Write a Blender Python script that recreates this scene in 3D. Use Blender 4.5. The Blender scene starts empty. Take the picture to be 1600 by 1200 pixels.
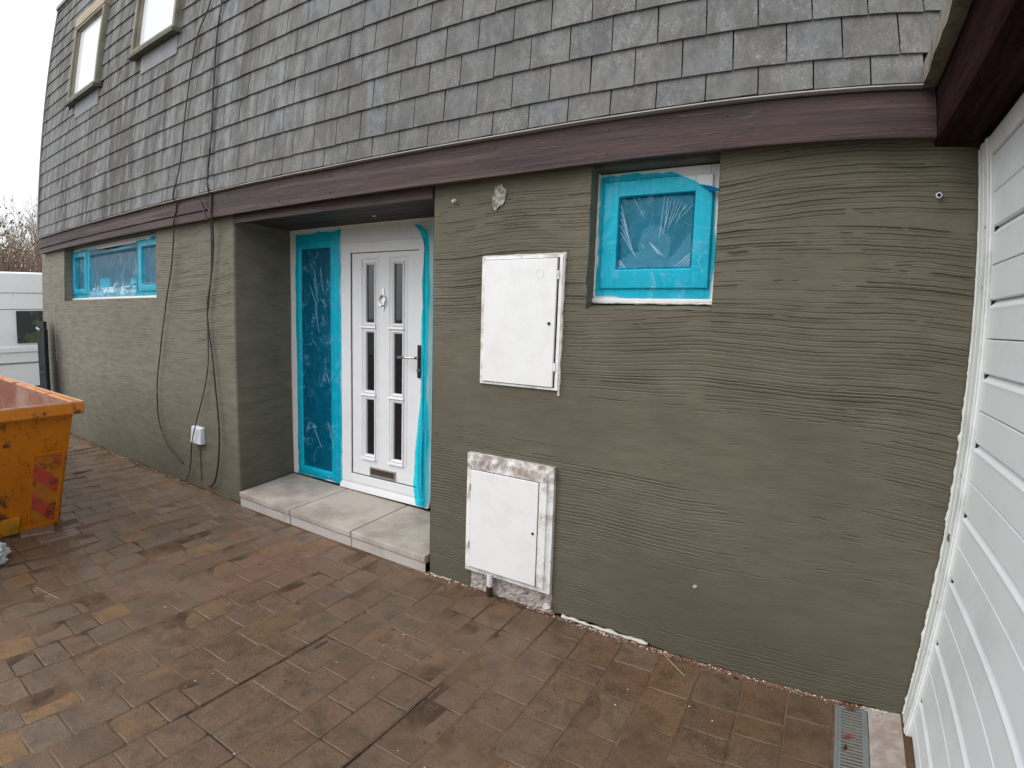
import bpy, bmesh, math, random
import numpy as np
from mathutils import Matrix, Vector, noise as mnoise

random.seed(7)
rng = np.random.default_rng(7)
scene = bpy.context.scene
COL = scene.collection

# ------------------------------------------------------------------ camera
D0 = 2.3
F = (-0.49418899, 0.86126966, -0.11828702)
RGT = (0.86507058, 0.50067148, 0.03132035)
UPV = (-0.0861982, 0.08684845, 0.99248537)
cd = bpy.data.cameras.new('camera')
cam = bpy.data.objects.new('camera', cd)
COL.objects.link(cam)
cam.matrix_world = Matrix(((RGT[0], UPV[0], -F[0], 0.0),
                           (RGT[1], UPV[1], -F[1], -D0),
                           (RGT[2], UPV[2], -F[2], 1.4813),
                           (0, 0, 0, 1)))
# wide phone lens with barrel distortion: a radially symmetric lens polynomial
cd.type = 'PANO'
cd.sensor_fit = 'HORIZONTAL'
cd.sensor_width = 36.0
cd.sensor_height = 27.0
cd.clip_start = 0.02
cd.clip_end = 1000
cc = cd
cc.panorama_type = 'FISHEYE_LENS_POLYNOMIAL'
cc.fisheye_fov = math.radians(170)
K = (1.24788, -0.17292, -0.31255, 0.24944)
cc.fisheye_polynomial_k0 = 0.0
cc.fisheye_polynomial_k1 = -K[0] / 22.5
cc.fisheye_polynomial_k2 = -K[1] / 22.5 ** 2
cc.fisheye_polynomial_k3 = -K[2] / 22.5 ** 3
cc.fisheye_polynomial_k4 = -K[3] / 22.5 ** 4
scene.camera = cam

# ------------------------------------------------------------------ sky and sun (bright overcast)
SUN_EL, SUN_ROT = math.radians(50), math.radians(200)
world = bpy.data.worlds.new('World')
scene.world = world
world.use_nodes = True
wt = world.node_tree
bgn = wt.nodes['Background']
sky = wt.nodes.new('ShaderNodeTexSky')
sky.sky_type = 'NISHITA'
sky.sun_disc = False
sky.sun_elevation = SUN_EL
sky.sun_rotation = SUN_ROT
sky.air_density = 1.0
sky.dust_density = 4.0
sky.ozone_density = 1.0
hs = wt.nodes.new('ShaderNodeHueSaturation')
hs.inputs['Saturation'].default_value = 0.22
wt.links.new(sky.outputs[0], hs.inputs['Color'])
mxw = wt.nodes.new('ShaderNodeMix')
mxw.data_type = 'RGBA'
mxw.inputs[0].default_value = 0.6
wt.links.new(hs.outputs[0], mxw.inputs[6])
mxw.inputs[7].default_value = (11.2, 11.5, 12.0, 1)     # even cloud cover
wt.links.new(mxw.outputs[2], bgn.inputs['Color'])
bgn.inputs['Strength'].default_value = 0.13
sd = bpy.data.lights.new('sun', 'SUN')
sd.energy = 0.85
sd.angle = math.radians(50)
sd.color = (1.0, 0.97, 0.93)
sun = bpy.data.objects.new('sun', sd)
COL.objects.link(sun)
sdir = Vector((-0.48, -0.52, 0.72)).normalized()
sun.location = (0, -5, 12)
sun.rotation_euler = sdir.to_track_quat('Z', 'Y').to_euler()
scene.view_settings.view_transform = 'Standard'
scene.view_settings.look = 'None'
scene.view_settings.exposure = 0.30
scene.view_settings.gamma = 1.0
scene.view_settings.use_curve_mapping = False
scene.cycles.use_denoising = True
scene.cycles.denoiser = 'OPENIMAGEDENOISE'
scene.cycles.denoising_input_passes = 'RGB_ALBEDO_NORMAL'
scene.cycles.denoising_prefilter = 'ACCURATE'
scene.cycles.max_bounces = 8
scene.cycles.transparent_max_bounces = 12

# ------------------------------------------------------------------ material helpers
class NT:
    def __init__(s, name):
        s.m = bpy.data.materials.new(name)
        s.m.use_nodes = True
        s.t = s.m.node_tree
        s.b = s.t.nodes['Principled BSDF']
        s.out = s.t.nodes['Material Output']
        s.pos = s.new('ShaderNodeNewGeometry').outputs['Position']
    def new(s, t):
        return s.t.nodes.new(t)
    def link(s, a, b):
        s.t.links.new(a, b)
    def setin(s, sock, v):
        if hasattr(v, 'links') or isinstance(v, bpy.types.NodeSocket):
            s.link(v, sock)
        else:
            if isinstance(v, tuple) and len(v) == 3 and sock.type == 'RGBA':
                v = v + (1,)
            sock.default_value = v
    def noise(s, scale, detail=4, rough=0.55, stretch=None, off=None, vec=None, dist=0.0, col=False):
        v = vec or s.pos
        if stretch or off:
            mp = s.new('ShaderNodeMapping')
            s.link(v, mp.inputs[0])
            if stretch: mp.inputs['Scale'].default_value = stretch
            if off: mp.inputs['Location'].default_value = off
            v = mp.outputs[0]
        n = s.new('ShaderNodeTexNoise')
        s.link(v, n.inputs['Vector'])
        n.inputs['Scale'].default_value = scale
        n.inputs['Detail'].default_value = detail
        n.inputs['Roughness'].default_value = rough
        n.inputs['Distortion'].default_value = dist
        return n.outputs['Color' if col else 'Fac']
    def voro(s, scale, stretch=None, feat='F1', vec=None):
        v = vec or s.pos
        if stretch:
            mp = s.new('ShaderNodeMapping'); s.link(v, mp.inputs[0])
            mp.inputs['Scale'].default_value = stretch; v = mp.outputs[0]
        n = s.new('ShaderNodeTexVoronoi'); n.feature = feat
        s.link(v, n.inputs['Vector']); n.inputs['Scale'].default_value = scale
        return n.outputs['Distance']
    def ramp(s, fac, *stops):
        r = s.new('ShaderNodeValToRGB')
        s.link(fac, r.inputs[0])
        e = r.color_ramp.elements
        while len(e) < len(stops): e.new(0.5)
        for i, (p, c) in enumerate(stops):
            e[i].position = p
            if not isinstance(c, tuple): c = (c, c, c)
            e[i].color = c + (1,) if len(c) == 3 else c
        return r.outputs[0]
    def mix(s, fac, a, b, mode='MIX'):
        n = s.new('ShaderNodeMix'); n.data_type = 'RGBA'; n.blend_type = mode
        s.setin(n.inputs[0], fac); s.setin(n.inputs[6], a); s.setin(n.inputs[7], b)
        return n.outputs[2]
    def math(s, op, a, b=0.0, clamp=False):
        n = s.new('ShaderNodeMath'); n.operation = op; n.use_clamp = clamp
        s.setin(n.inputs[0], a); s.setin(n.inputs[1], b)
        return n.outputs[0]
    def sep(s, v=None):
        n = s.new('ShaderNodeSeparateXYZ'); s.link(v or s.pos, n.inputs[0]); return n.outputs
    def bump(s, h, strength=0.5, dist=0.002, normal=None):
        n = s.new('ShaderNodeBump')
        n.inputs['Strength'].default_value = strength
        n.inputs['Distance'].default_value = dist
        s.link(h, n.inputs['Height'])
        if normal: s.link(normal, n.inputs['Normal'])
        return n.outputs[0]
    def fin(s, base=None, rough=None, normal=None, metal=None, spec=None, trans=None, coat=None):
        if base is not None: s.setin(s.b.inputs['Base Color'], base)
        if rough is not None: s.setin(s.b.inputs['Roughness'], rough)
        if normal is not None: s.link(normal, s.b.inputs['Normal'])
        if metal is not None: s.setin(s.b.inputs['Metallic'], metal)
        if spec is not None: s.setin(s.b.inputs['Specular IOR Level'], spec)
        if coat is not None: s.setin(s.b.inputs['Coat Weight'], coat)
        return s.m

def M_plaster():
    n = NT('grey_green_render')
    big = n.noise(0.9, 4, 0.6, off=(3, 1, 2))
    med = n.noise(7, 6, 0.62)
    streak = n.noise(5, 5, 0.6, stretch=(1, 1, 5))
    x = n.sep()[0]
    fl = n.math('MULTIPLY', n.math('ADD', x, 1.9), -0.22, True)      # the coat turns paler towards its left end
    base = n.mix(n.ramp(big, (0.35, 0.0), (0.68, 1.0)), (0.094, 0.086, 0.060), (0.150, 0.136, 0.098))
    base = n.mix(n.math('MULTIPLY', fl, 0.85), base, n.mix(med, (0.178, 0.167, 0.132), (0.245, 0.230, 0.190)))
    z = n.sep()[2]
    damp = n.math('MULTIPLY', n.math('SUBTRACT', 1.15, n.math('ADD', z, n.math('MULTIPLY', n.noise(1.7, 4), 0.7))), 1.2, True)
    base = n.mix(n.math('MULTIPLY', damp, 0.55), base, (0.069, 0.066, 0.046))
    base = n.mix(n.ramp(streak, (0.42, 0.0), (0.62, 0.4)), base, (0.080, 0.072, 0.048))
    base = n.mix(n.math('MULTIPLY', med, 0.5), base, n.mix(1.0, base, (1.45, 1.42, 1.38), 'MULTIPLY'))
    base = n.mix(n.ramp(n.voro(38), (0.0, 0.5), (0.035, 0.0)), base, (0.30, 0.28, 0.22))
    fine = n.noise(420, 3, 0.7)
    mid = n.noise(80, 7, 0.75, stretch=(0.22, 1, 1.6))
    b = n.bump(mid, 0.9, 0.0024)
    b = n.bump(fine, 0.7, 0.0008, b)
    return n.fin(base, n.ramp(med, (0.3, 0.62), (0.7, 0.85)), b, spec=0.35)

def M_shingle():
    n = NT('weathered_slate_shingle')
    oi = n.new('ShaderNodeObjectInfo')
    at = n.new('ShaderNodeAttribute'); at.attribute_name = 'tone'
    col = n.mix(1.0, oi.outputs['Color'], at.outputs['Color'], 'MULTIPLY')
    x, y, z = n.sep()
    # run-off streaks, strong on the far half of the wall
    st = n.noise(3.0, 6, 0.66, stretch=(1, 1, 0.16))
    far = n.math('MULTIPLY', n.math('ADD', x, 1.5), -0.45, True)
    stc = n.ramp(st, (0.43, 0.0), (0.54, 1.0))
    col = n.mix(n.math('MULTIPLY', n.math('MULTIPLY', stc, far), 0.85), col, (0.052, 0.045, 0.040))
    col = n.mix(n.math('MULTIPLY', n.math('MULTIPLY', n.math('SUBTRACT', 1.0, stc), far), 0.55), col, (0.215, 0.222, 0.238))
    st2 = n.noise(17, 4, 0.6, stretch=(1, 1, 0.14), off=(4, 0, 9))
    col = n.mix(n.math('MULTIPLY', n.ramp(st2, (0.50, 0.0), (0.60, 0.85)), far), col, (0.235, 0.245, 0.255))
    # lichen threads and dark growth, stronger on the near shingles
    near = n.math('SUBTRACT', 1.0, n.math('MULTIPLY', far, 0.75))
    wv = n.noise(30, 5, 0.6, col=True)
    vm = n.new('ShaderNodeVectorMath'); vm.operation = 'MULTIPLY_ADD'
    n.link(wv, vm.inputs[0]); vm.inputs[1].default_value = (0.10, 0.10, 0.12); n.link(n.pos, vm.inputs[2])
    ve = n.voro(26, feat='DISTANCE_TO_EDGE', vec=vm.outputs[0], stretch=(1, 1, 0.7))
    patch = n.ramp(n.noise(6, 4, 0.6, off=(7, 0, 3)), (0.36, 0.0), (0.56, 1.0))
    sc1 = n.ramp(n.noise(34, 2.5, 0.55, dist=0.8, off=(3, 0, 8)), (0.475, 0.0), (0.497, 1.0), (0.503, 1.0), (0.525, 0.0))
    sc2_ = n.ramp(n.noise(58, 2, 0.5, dist=1.0, off=(1, 4, 2)), (0.48, 0.0), (0.498, 0.8), (0.502, 0.8), (0.52, 0.0))
    lich = n.math('MULTIPLY', n.math('MAXIMUM', sc1, sc2_), patch)
    col = n.mix(n.math('MULTIPLY', n.math('MULTIPLY', lich, near), 0.70), col, (0.34, 0.335, 0.30))
    dk = n.ramp(n.noise(17, 7, 0.75, stretch=(1, 1, 0.5), off=(1, 0, 5)), (0.44, 0.0), (0.58, 1.0))
    col = n.mix(n.math('MULTIPLY', dk, 0.58), col, (0.070, 0.066, 0.058))
    gn = n.ramp(n.noise(3, 4, 0.6, off=(9, 0, 1)), (0.45, 0.0), (0.7, 1.0))
    col = n.mix(n.math('MULTIPLY', gn, 0.22), col, (0.20, 0.185, 0.14))
    b = n.bump(n.noise(55, 6, 0.7), 0.55, 0.003)
    b = n.bump(n.noise(350, 2, 0.6), 0.4, 0.0006, b)
    return n.fin(col, 0.68, b, spec=0.4)

def M_wood(name='maroon_painted_timber', c1=(0.017, 0.0075, 0.0072), c2=(0.060, 0.0310, 0.0295), ax=(0.35, 9, 9), fl=0.8):
    n = NT(name)
    g = n.noise(3.2, 9, 0.70, stretch=ax, dist=0.5)
    g2 = n.noise(14, 6, 0.7, stretch=ax, off=(3, 3, 3))
    col = n.mix(n.ramp(g, (0.38, 0.0), (0.60, 1.0)), c1, c2)
    col = n.mix(n.ramp(g2, (0.60, 0.0), (0.66, fl)), col, (0.17, 0.125, 0.115))
    col = n.mix(n.ramp(n.noise(7, 6, 0.7, stretch=ax, off=(5, 1, 8)), (0.60, 0.0), (0.68, 0.8)), col, (0.030, 0.016, 0.018))
    kn = n.voro(1.6, stretch=(1, 2.2, 2.2))
    col = n.mix(n.ramp(kn, (0.02, 0.8), (0.06, 0.0)), col, (0.035, 0.015, 0.015))
    col = n.mix(n.ramp(n.noise(0.9, 3), (0.4, 0.0), (0.7, 0.25)), col, (0.095, 0.058, 0.054))
    wt_ = n.ramp(n.noise(1.5, 6, 0.7, stretch=(ax[0] * .7, ax[1] * 1.3, ax[2] * 1.3), off=(2, 7, 3), dist=0.4), (0.50, 0.0), (0.60, fl))
    col = n.mix(wt_, col, (0.105, 0.070, 0.062))
    ck = n.noise(2.2, 5, 0.65, stretch=(ax[0] * 1.3, ax[1] * 1.5, ax[2] * 1.5), off=(9, 2, 6), dist=0.4)
    ckr = n.ramp(ck, (0.485, 0.0), (0.498, 1.0), (0.502, 1.0), (0.515, 0.0))
    col = n.mix(n.math('MULTIPLY', ckr, n.ramp(n.noise(3, 3), (0.4, 0.0), (0.55, 0.95))), col, (0.010, 0.005, 0.005))
    b = n.bump(g, 0.6, 0.004); b = n.bump(g2, 0.8, 0.0022, b)
    return n.fin(col, n.ramp(g2, (0.3, 0.5), (0.7, 0.72)), b, spec=0.4)

def M_plain(name, base, rough=0.5, dirt=None, dscale=8, damt=0.5, spec=0.5, bump=0.0, bscale=40, metal=0.0, lo=0.5, hi=0.7, stretch=None):
    n = NT(name)
    col = base
    if dirt:
        col = n.mix(n.ramp(n.noise(dscale, 6, 0.65, stretch=stretch), (lo, 0.0), (hi, damt)), base, dirt)
    nb = n.bump(n.noise(bscale, 5, 0.6), bump, 0.002) if bump else None
    return n.fin(col, rough, nb, metal=metal, spec=spec)

def M_white_pvc():
    n = NT('white_upvc')
    col = n.mix(n.ramp(n.noise(9, 5, 0.6), (0.45, 0.0), (0.8, 0.25)), (0.80, 0.81, 0.83), (0.62, 0.62, 0.62))
    return n.fin(col, 0.28, n.bump(n.noise(6, 2), 0.08, 0.003), spec=0.5)

def M_meter(name, dirtamt):
    n = NT(name)
    a = n.noise(11, 7, 0.7, off=(2, 5, 1))
    e = n.noise(45, 5, 0.75, off=(8, 2, 4))
    col = n.mix(n.ramp(n.noise(2.5, 3, 0.5), (0.40, 0.0), (0.7, 0.3)), (0.82, 0.82, 0.82), (0.74, 0.74, 0.74))
    col = n.mix(n.ramp(a, (0.47, 0.0), (0.66, dirtamt)), col, (0.42, 0.36, 0.31))
    zz_ = n.sep()[2]
    tb = n.math('MULTIPLY', n.ramp(n.math('ABSOLUTE', n.math('SUBTRACT', zz_, 0.735)), (0.035, 1.0), (0.05, 0.0)), n.ramp(n.noise(16, 6, .7, off=(1, 1, 7)), (0.40, 0.0), (0.60, dirtamt)))
    col = n.mix(tb, col, (0.27, 0.215, 0.18))
    col = n.mix(n.ramp(e, (0.63, 0.0), (0.69, dirtamt)), col, (0.20, 0.14, 0.10))
    return n.fin(col, 0.5, n.bump(e, 0.2, 0.001), spec=0.4)

def M_paver(src):
    n = NT('tumbled_block_' + src)
    if src == 'object':
        oi = n.new('ShaderNodeObjectInfo'); tone = oi.outputs['Color']
    else:
        at = n.new('ShaderNodeAttribute'); at.attribute_name = 'tone'; tone = at.outputs['Color']
    col = ground_dress(n, tone)
    h = n.noise(85, 7, 0.8)
    b = n.bump(h, 0.8, 0.0032); b = n.bump(n.noise(9, 4), 0.35, 0.006, b)
    wet = n.noise(1.3, 4, 0.6, off=(4, 4, 0))
    return n.fin(col, n.ramp(wet, (0.42, 0.16), (0.60, 0.46)), b, spec=0.5)

def ground_dress(n, tone):
    x, y, z = n.sep()
    col = tone
    # slurry washed over the blocks, sand and stains of its own shape
    ca = n.noise(1.1, 5, 0.6, off=(2, 7, 0))
    lf_ = n.math('SUBTRACT', 1.0, n.math('MULTIPLY', n.math('MULTIPLY', n.math('ADD', x, 1.7), -0.9, True), 0.62))
    col = n.mix(n.math('MULTIPLY', n.ramp(ca, (0.34, 0.40), (0.56, 0.88)), lf_), col, (0.148, 0.088, 0.050))
    cb = n.noise(3.3, 6, 0.66, off=(11, 2, 0))
    col = n.mix(n.ramp(cb, (0.45, 0.0), (0.66, 0.50)), col, (0.190, 0.127, 0.082))
    cc_ = n.noise(9, 6, 0.72, off=(1, 2, 5))
    col = n.mix(n.ramp(cc_, (0.46, 0.0), (0.66, 0.75)), col, (0.068, 0.045, 0.030))
    # red dust in front of the step
    vd = n.new('ShaderNodeVectorMath'); vd.operation = 'DISTANCE'
    n.link(n.pos, vd.inputs[0]); vd.inputs[1].default_value = (-2.55, -0.42, 0.0)
    rd = n.math('ADD', vd.outputs['Value'], n.math('MULTIPLY', n.noise(4, 5, 0.7), 0.9))
    col = n.mix(n.ramp(rd, (0.45, 0.70), (1.20, 0.0)), col, (0.225, 0.100, 0.078))
    vd2 = n.new('ShaderNodeVectorMath'); vd2.operation = 'DISTANCE'
    n.link(n.pos, vd2.inputs[0]); vd2.inputs[1].default_value = (-1.15, -0.75, 0.0)
    rd2 = n.math('ADD', vd2.outputs['Value'], n.math('MULTIPLY', n.noise(3, 5, 0.7, off=(6, 0, 0)), 0.9))
    col = n.mix(n.ramp(rd2, (0.45, 0.35), (1.25, 0.0)), col, (0.165, 0.082, 0.060))
    # grazing sky sheen painted into the paler blocks near the skip
    fx = n.math('MULTIPLY', n.math('ADD', x, 2.0), -0.40, True)
    col = n.mix(n.math('MULTIPLY', n.math('MULTIPLY', fx, n.ramp(n.noise(4, 5, .65, off=(3, 9, 0)), (.35, .25), (.6, 1.0))), 0.55), col, (0.265, 0.205, 0.160))
    sp = n.ramp(n.voro(31), (0.0, 0.85), (0.035, 0.0))
    spm = n.ramp(n.noise(2.3, 3, off=(5, 5, 5)), (0.50, 0.0), (0.60, 1.0))
    col = n.mix(n.math('MULTIPLY', sp, spm), col, (0.42, 0.36, 0.32))
    fn = n.noise(110, 6, 0.8)
    col = n.mix(n.ramp(fn, (0.36, 0.65), (0.52, 0.0)), col, (0.045, 0.032, 0.024))
    col = n.mix(n.ramp(n.noise(150, 5, 0.8, off=(3, 1, 1)), (0.56, 0.0), (0.68, 0.55)), col, (0.30, 0.23, 0.18))
    return col

def M_joint():
    n = NT('joint_sand_and_slurry')
    a = n.noise(2.2, 5, 0.65, off=(1, 9, 0))
    base = n.mix(n.ramp(a, (0.38, 0.0), (0.56, 1.0)), (0.060, 0.038, 0.025), (0.170, 0.108, 0.070))
    base = n.mix(n.ramp(n.noise(9, 5, 0.7), (0.50, 0.0), (0.60, 0.9)), base, (0.125, 0.078, 0.048))
    base = n.mix(n.ramp(n.noise(14, 5, 0.7, off=(8, 8, 1)), (0.60, 0.0), (0.68, 0.9)), base, (0.03, 0.02, 0.016))
    col = base
    return n.fin(col, 0.85, n.bump(n.noise(120, 5, 0.7), 0.8, 0.003), spec=0.2)

def M_film():
    """thin blue polythene: tinted see-through sheet with a sheen"""
    n = NT('blue_protective_film')
    t = n.t
    t.nodes.remove(n.b)
    tr = n.new('ShaderNodeBsdfTransparent')
    tr.inputs[0].default_value = (0.02, 0.91, 1.0, 1)
    df = n.new('ShaderNodeBsdfDiffuse')
    cr_ = n.new('ShaderNodeAttribute'); cr_.attribute_name = 'glint_mist'
    n.link(n.mix(cr_.outputs['Fac'], (0.0, 0.50, 0.92), (0.62, 0.86, 0.98)), df.inputs[0])  # highlights on the folds painted as pale colour, along with the mist
    gl = n.new('ShaderNodeBsdfGlossy'); gl.inputs['Roughness'].default_value = 0.10
    nb = n.bump(n.noise(26, 5, 0.65, stretch=(1.4, 1, 0.6), dist=1.0), 0.9, 0.006)
    n.link(nb, gl.inputs['Normal']); n.link(nb, df.inputs['Normal'])
    m1 = n.new('ShaderNodeMixShader')
    n.setin(m1.inputs[0], n.math('ADD', n.ramp(n.noise(13, 4, 0.6), (0.3, 0.13), (0.7, 0.23)), n.math('MULTIPLY', cr_.outputs['Fac'], 0.5), True))
    n.link(tr.outputs[0], m1.inputs[1]); n.link(df.outputs[0], m1.inputs[2])
    fr = n.new('ShaderNodeFresnel'); fr.inputs[0].default_value = 1.38; n.link(nb, fr.inputs['Normal'])
    m2 = n.new('ShaderNodeMixShader')
    n.link(fr.outputs[0], m2.inputs[0]); n.link(m1.outputs[0], m2.inputs[1]); n.link(gl.outputs[0], m2.inputs[2])
    n.link(m2.outputs[0], n.out.inputs[0])
    return n.m

def M_skip():
    n = NT('orange_painted_steel')
    base = n.mix(n.ramp(n.noise(2.5, 4, 0.6), (0.4, 0.0), (0.7, 1.0)), (0.62, 0.21, 0.008), (0.50, 0.145, 0.006))
    r1 = n.noise(5, 8, 0.75, off=(2, 3, 4))
    base = n.mix(n.ramp(r1, (0.55, 0.0), (0.62, 0.95)), base, (0.09, 0.026, 0.012))
    r2 = n.noise(16, 7, 0.75, stretch=(1, 1, 0.35), off=(7, 3, 1))
    base = n.mix(n.ramp(r2, (0.56, 0.0), (0.66, 0.75)), base, (0.20, 0.05, 0.012))
    return n.fin(base, n.ramp(r1, (0.5, 0.35), (0.62, 0.8)), n.bump(r2, 0.35, 0.003), spec=0.5)

def M_hazard():
    n = NT('red_and_yellow_hazard_stripes')
    x, y, z = n.sep()
    d = n.math('ADD', n.math('MULTIPLY', y, 0.95), z)
    fr = n.math('FRACT', n.math('ADD', n.math('MULTIPLY', d, 4.3), 0.32))
    st = n.math('GREATER_THAN', fr, 0.5)
    base = n.mix(st, (0.58, 0.07, 0.055), (0.56, 0.21, 0.014))
    base = n.mix(n.ramp(n.noise(6, 5, 0.7), (0.35, 0.0), (0.65, 0.6)), base, (0.42, 0.13, 0.04))
    base = n.mix(n.ramp(n.noise(11, 7, 0.75), (0.50, 0.0), (0.62, 0.8)), base, (0.13, 0.035, 0.02))
    return n.fin(base, 0.4)

def M_bare():
    n = NT('bare_bark')
    base = n.mix(n.noise(1.6, 4), (0.24, 0.19, 0.15), (0.36, 0.30, 0.23))
    return n.fin(base, 0.9, spec=0.1)

MT = {}
MT['plaster'] = M_plaster()
MT['shingle'] = M_shingle()
MT['wood'] = M_wood()
MT['wood_y'] = M_wood('shade_darkened_maroon_timber', (0.016, 0.007, 0.0075), (0.028, 0.0145, 0.0145), (9, 0.35, 9), 0.15)  # same maroon as the fascia, with the beam's shade put into the colours
MT['wood_y'].node_tree.nodes['Principled BSDF'].inputs['Specular IOR Level'].default_value = 0.0
MT['soffit'] = M_wood('grey_brown_soffit_boards', (0.030, 0.024, 0.020), (0.058, 0.048, 0.040), (0.35, 9, 9), 0.2)
MT['pvc'] = M_white_pvc()
MT['sealant'] = M_plain('white_sealant', (0.74, 0.74, 0.72), 0.6, (0.45, 0.43, 0.39), 30, 0.6, bump=0.6, bscale=90)
MT['black'] = M_plain('black_gap', (0.012, 0.012, 0.012), 0.6, spec=0.2)
MT['glass'] = M_plain('dark_glass', (0.014, 0.017, 0.018), 0.03, spec=0.75)
MT['bright_glass'] = M_plain('pale_whitish_glass', (0.80, 0.83, 0.87), 0.10, (0.70, 0.74, 0.80), 1.3, 0.5, spec=0.6)  # whitish pane colour of the upper windows
MT['chrome'] = M_plain('chrome', (0.62, 0.61, 0.60), 0.12, metal=1.0)
MT['steel'] = M_plain('brushed_steel', (0.45, 0.45, 0.44), 0.35, metal=0.9)
MT['dkmetal'] = M_plain('dark_bronze_plate', (0.05, 0.035, 0.03), 0.3, metal=0.7)
MT['meterdoor'] = M_meter('white_meter_door', 0.12)
MT['meterframe'] = M_meter('grimy_meter_frame', 0.95)
MT['slab'] = M_plain('pale_paving_slab', (0.47, 0.425, 0.375), 0.8, (0.31, 0.265, 0.225), 3.2, 0.9, bump=0.5, bscale=180, spec=0.3, lo=0.42, hi=0.62)
MT['block'] = M_plain('pale_concrete_block', (0.47, 0.44, 0.41), 0.85, (0.30, 0.26, 0.24), 12, 0.7, bump=0.7, bscale=120, spec=0.2)
MT['rough'] = M_plain('rough_grey_concrete', (0.40, 0.36, 0.33), 0.9, (0.14, 0.11, 0.095), 22, 0.9, bump=1.0, bscale=45, spec=0.2)
MT['whitemort'] = M_plain('white_mortar_crumbs', (0.60, 0.55, 0.50), 0.9, (0.30, 0.22, 0.18), 28, 0.8, bump=0.8, bscale=70, spec=0.2)
MT['patchm'] = M_plain('scraped_patch', (0.44, 0.43, 0.39), 0.9, (0.17, 0.155, 0.12), 40, 0.9, bump=0.9, bscale=80, spec=0.15, lo=.42, hi=.58)
MT['crumbs'] = M_plain('brown_crumbs', (0.20, 0.11, 0.075), 0.9, (0.45, 0.38, 0.32), 40, 0.7, spec=0.1)
MT['paver'] = M_paver('object')
MT['paverfar'] = M_paver('attribute')
MT['joint'] = M_joint()
MT['film'] = M_film()
MT['skip'] = M_skip()
MT['skipin'] = M_plain('rusty_inner_steel', (0.22, 0.085, 0.050), 0.55, (0.40, 0.26, 0.20), 3, 0.75, bump=0.4, spec=0.4, lo=0.42, hi=0.62)
MT['hazard'] = M_hazard()
MT['yellow'] = M_plain('yellow_lug_paint', (0.62, 0.30, 0.02), 0.5, (0.10, 0.035, 0.015), 12, 0.9)
MT['gdoor'] = M_plain('white_garage_panel', (0.755, 0.80, 0.815), 0.42, (0.60, 0.62, 0.63), 3, 0.5, spec=0.4, bump=0.05, bscale=8)
MT['gframe'] = M_plain('white_painted_garage_frame', (0.79, 0.815, 0.80), 0.45, (0.48, 0.50, 0.45), 6, 0.7, bump=0.35, bscale=35)
MT['moss'] = M_plain('mossy_flashing', (0.26, 0.24, 0.20), 0.9, (0.085, 0.075, 0.05), 16, 0.9, bump=0.9, bscale=60, spec=0.2)
MT['lip'] = M_plain('pale_flashing_strip', (0.42, 0.39, 0.375), 0.7, (0.22, 0.16, 0.15), 9, 0.7, stretch=(0.4, 4, 4))
MT['lead'] = M_plain('grey_lead_flashing', (0.20, 0.205, 0.225), 0.55, (0.30, 0.30, 0.30), 6, 0.5)
MT['mossframe'] = M_plain('cream_frame_with_moss', (0.27, 0.245, 0.185), 0.7, (0.085, 0.092, 0.055), 5, 0.9, bump=0.4, bscale=40, stretch=(1, 1, 0.4))
MT['mossdark'] = M_plain('green_stained_sill', (0.11, 0.12, 0.085), 0.8, (0.045, 0.03, 0.04), 8, 0.9, bump=0.4)
MT['creamboard'] = M_plain('tan_timber_head', (0.44, 0.34, 0.25), 0.7, (0.27, 0.22, 0.15), 6, 0.7)
MT['cable'] = M_plain('black_cable_sheath', (0.028, 0.026, 0.024), 0.6, (0.20, 0.18, 0.15), 14, 0.45)
MT['brown'] = M_plain('brown_plastic_cap', (0.045, 0.022, 0.018), 0.4)
MT['plastic'] = M_plain('pale_grey_plastic_box', (0.66, 0.69, 0.74), 0.4, (0.45, 0.47, 0.5), 12, 0.4)
MT['drain'] = M_plain('galvanised_grate', (0.26, 0.295, 0.30), 0.5, (0.20, 0.19, 0.17), 25, 0.7, metal=0.35)
MT['rustframe'] = M_plain('dirt_packed_steel_edge', (0.035, 0.024, 0.018), 0.8, (0.13, 0.088, 0.065), 7, 1.0, lo=.45, hi=.55)
MT['conc'] = M_plain('pinkish_concrete_strip', (0.33, 0.265, 0.225), 0.85, (0.46, 0.42, 0.39), 14, 0.8, bump=0.6, bscale=60, lo=0.45, hi=0.6)
MT['van'] = M_plain('white_van_paint', (0.92, 0.93, 0.93), 0.18, (0.80, 0.80, 0.79), 2, 0.4)
MT['vanglass'] = M_plain('van_glass', (0.045, 0.055, 0.06), 0.05, (0.14, 0.20, 0.06), 4, 0.7, lo=0.50, hi=0.62)
MT['tyre'] = M_plain('tyre_rubber', (0.02, 0.02, 0.02), 0.8)
MT['gate'] = M_plain('black_weathered_gate', (0.010, 0.012, 0.014), 0.6, (0.05, 0.05, 0.055), 10, 0.6, spec=0.25, stretch=(1, 1, 0.3))
MT['bark'] = M_bare()
MT['scrub'] = M_plain('brown_scrub', (0.27, 0.18, 0.14), 0.9, (0.09, 0.08, 0.05), 1.0, 0.8, spec=0.1)
MT['ivy'] = M_plain('ivy_green_brown', (0.12, 0.105, 0.045), 0.8, (0.16, 0.10, 0.05), 1.2, 0.8, spec=0.2)
MT['asphalt'] = M_plain('asphalt', (0.055, 0.053, 0.050), 0.85, (0.08, 0.075, 0.07), 3, 0.6)
MT['grass'] = M_plain('rough_grass', (0.07, 0.085, 0.035), 0.9, (0.13, 0.10, 0.06), 1.5, 0.7)
MT['bag'] = M_plain('white_polythene_bag', (0.66, 0.70, 0.71), 0.25, (0.40, 0.43, 0.44), 9, 0.6, bump=0.5, bscale=25)
MT['leafred'] = M_plain('dead_red_leaf', (0.22, 0.045, 0.035), 0.6)
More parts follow.
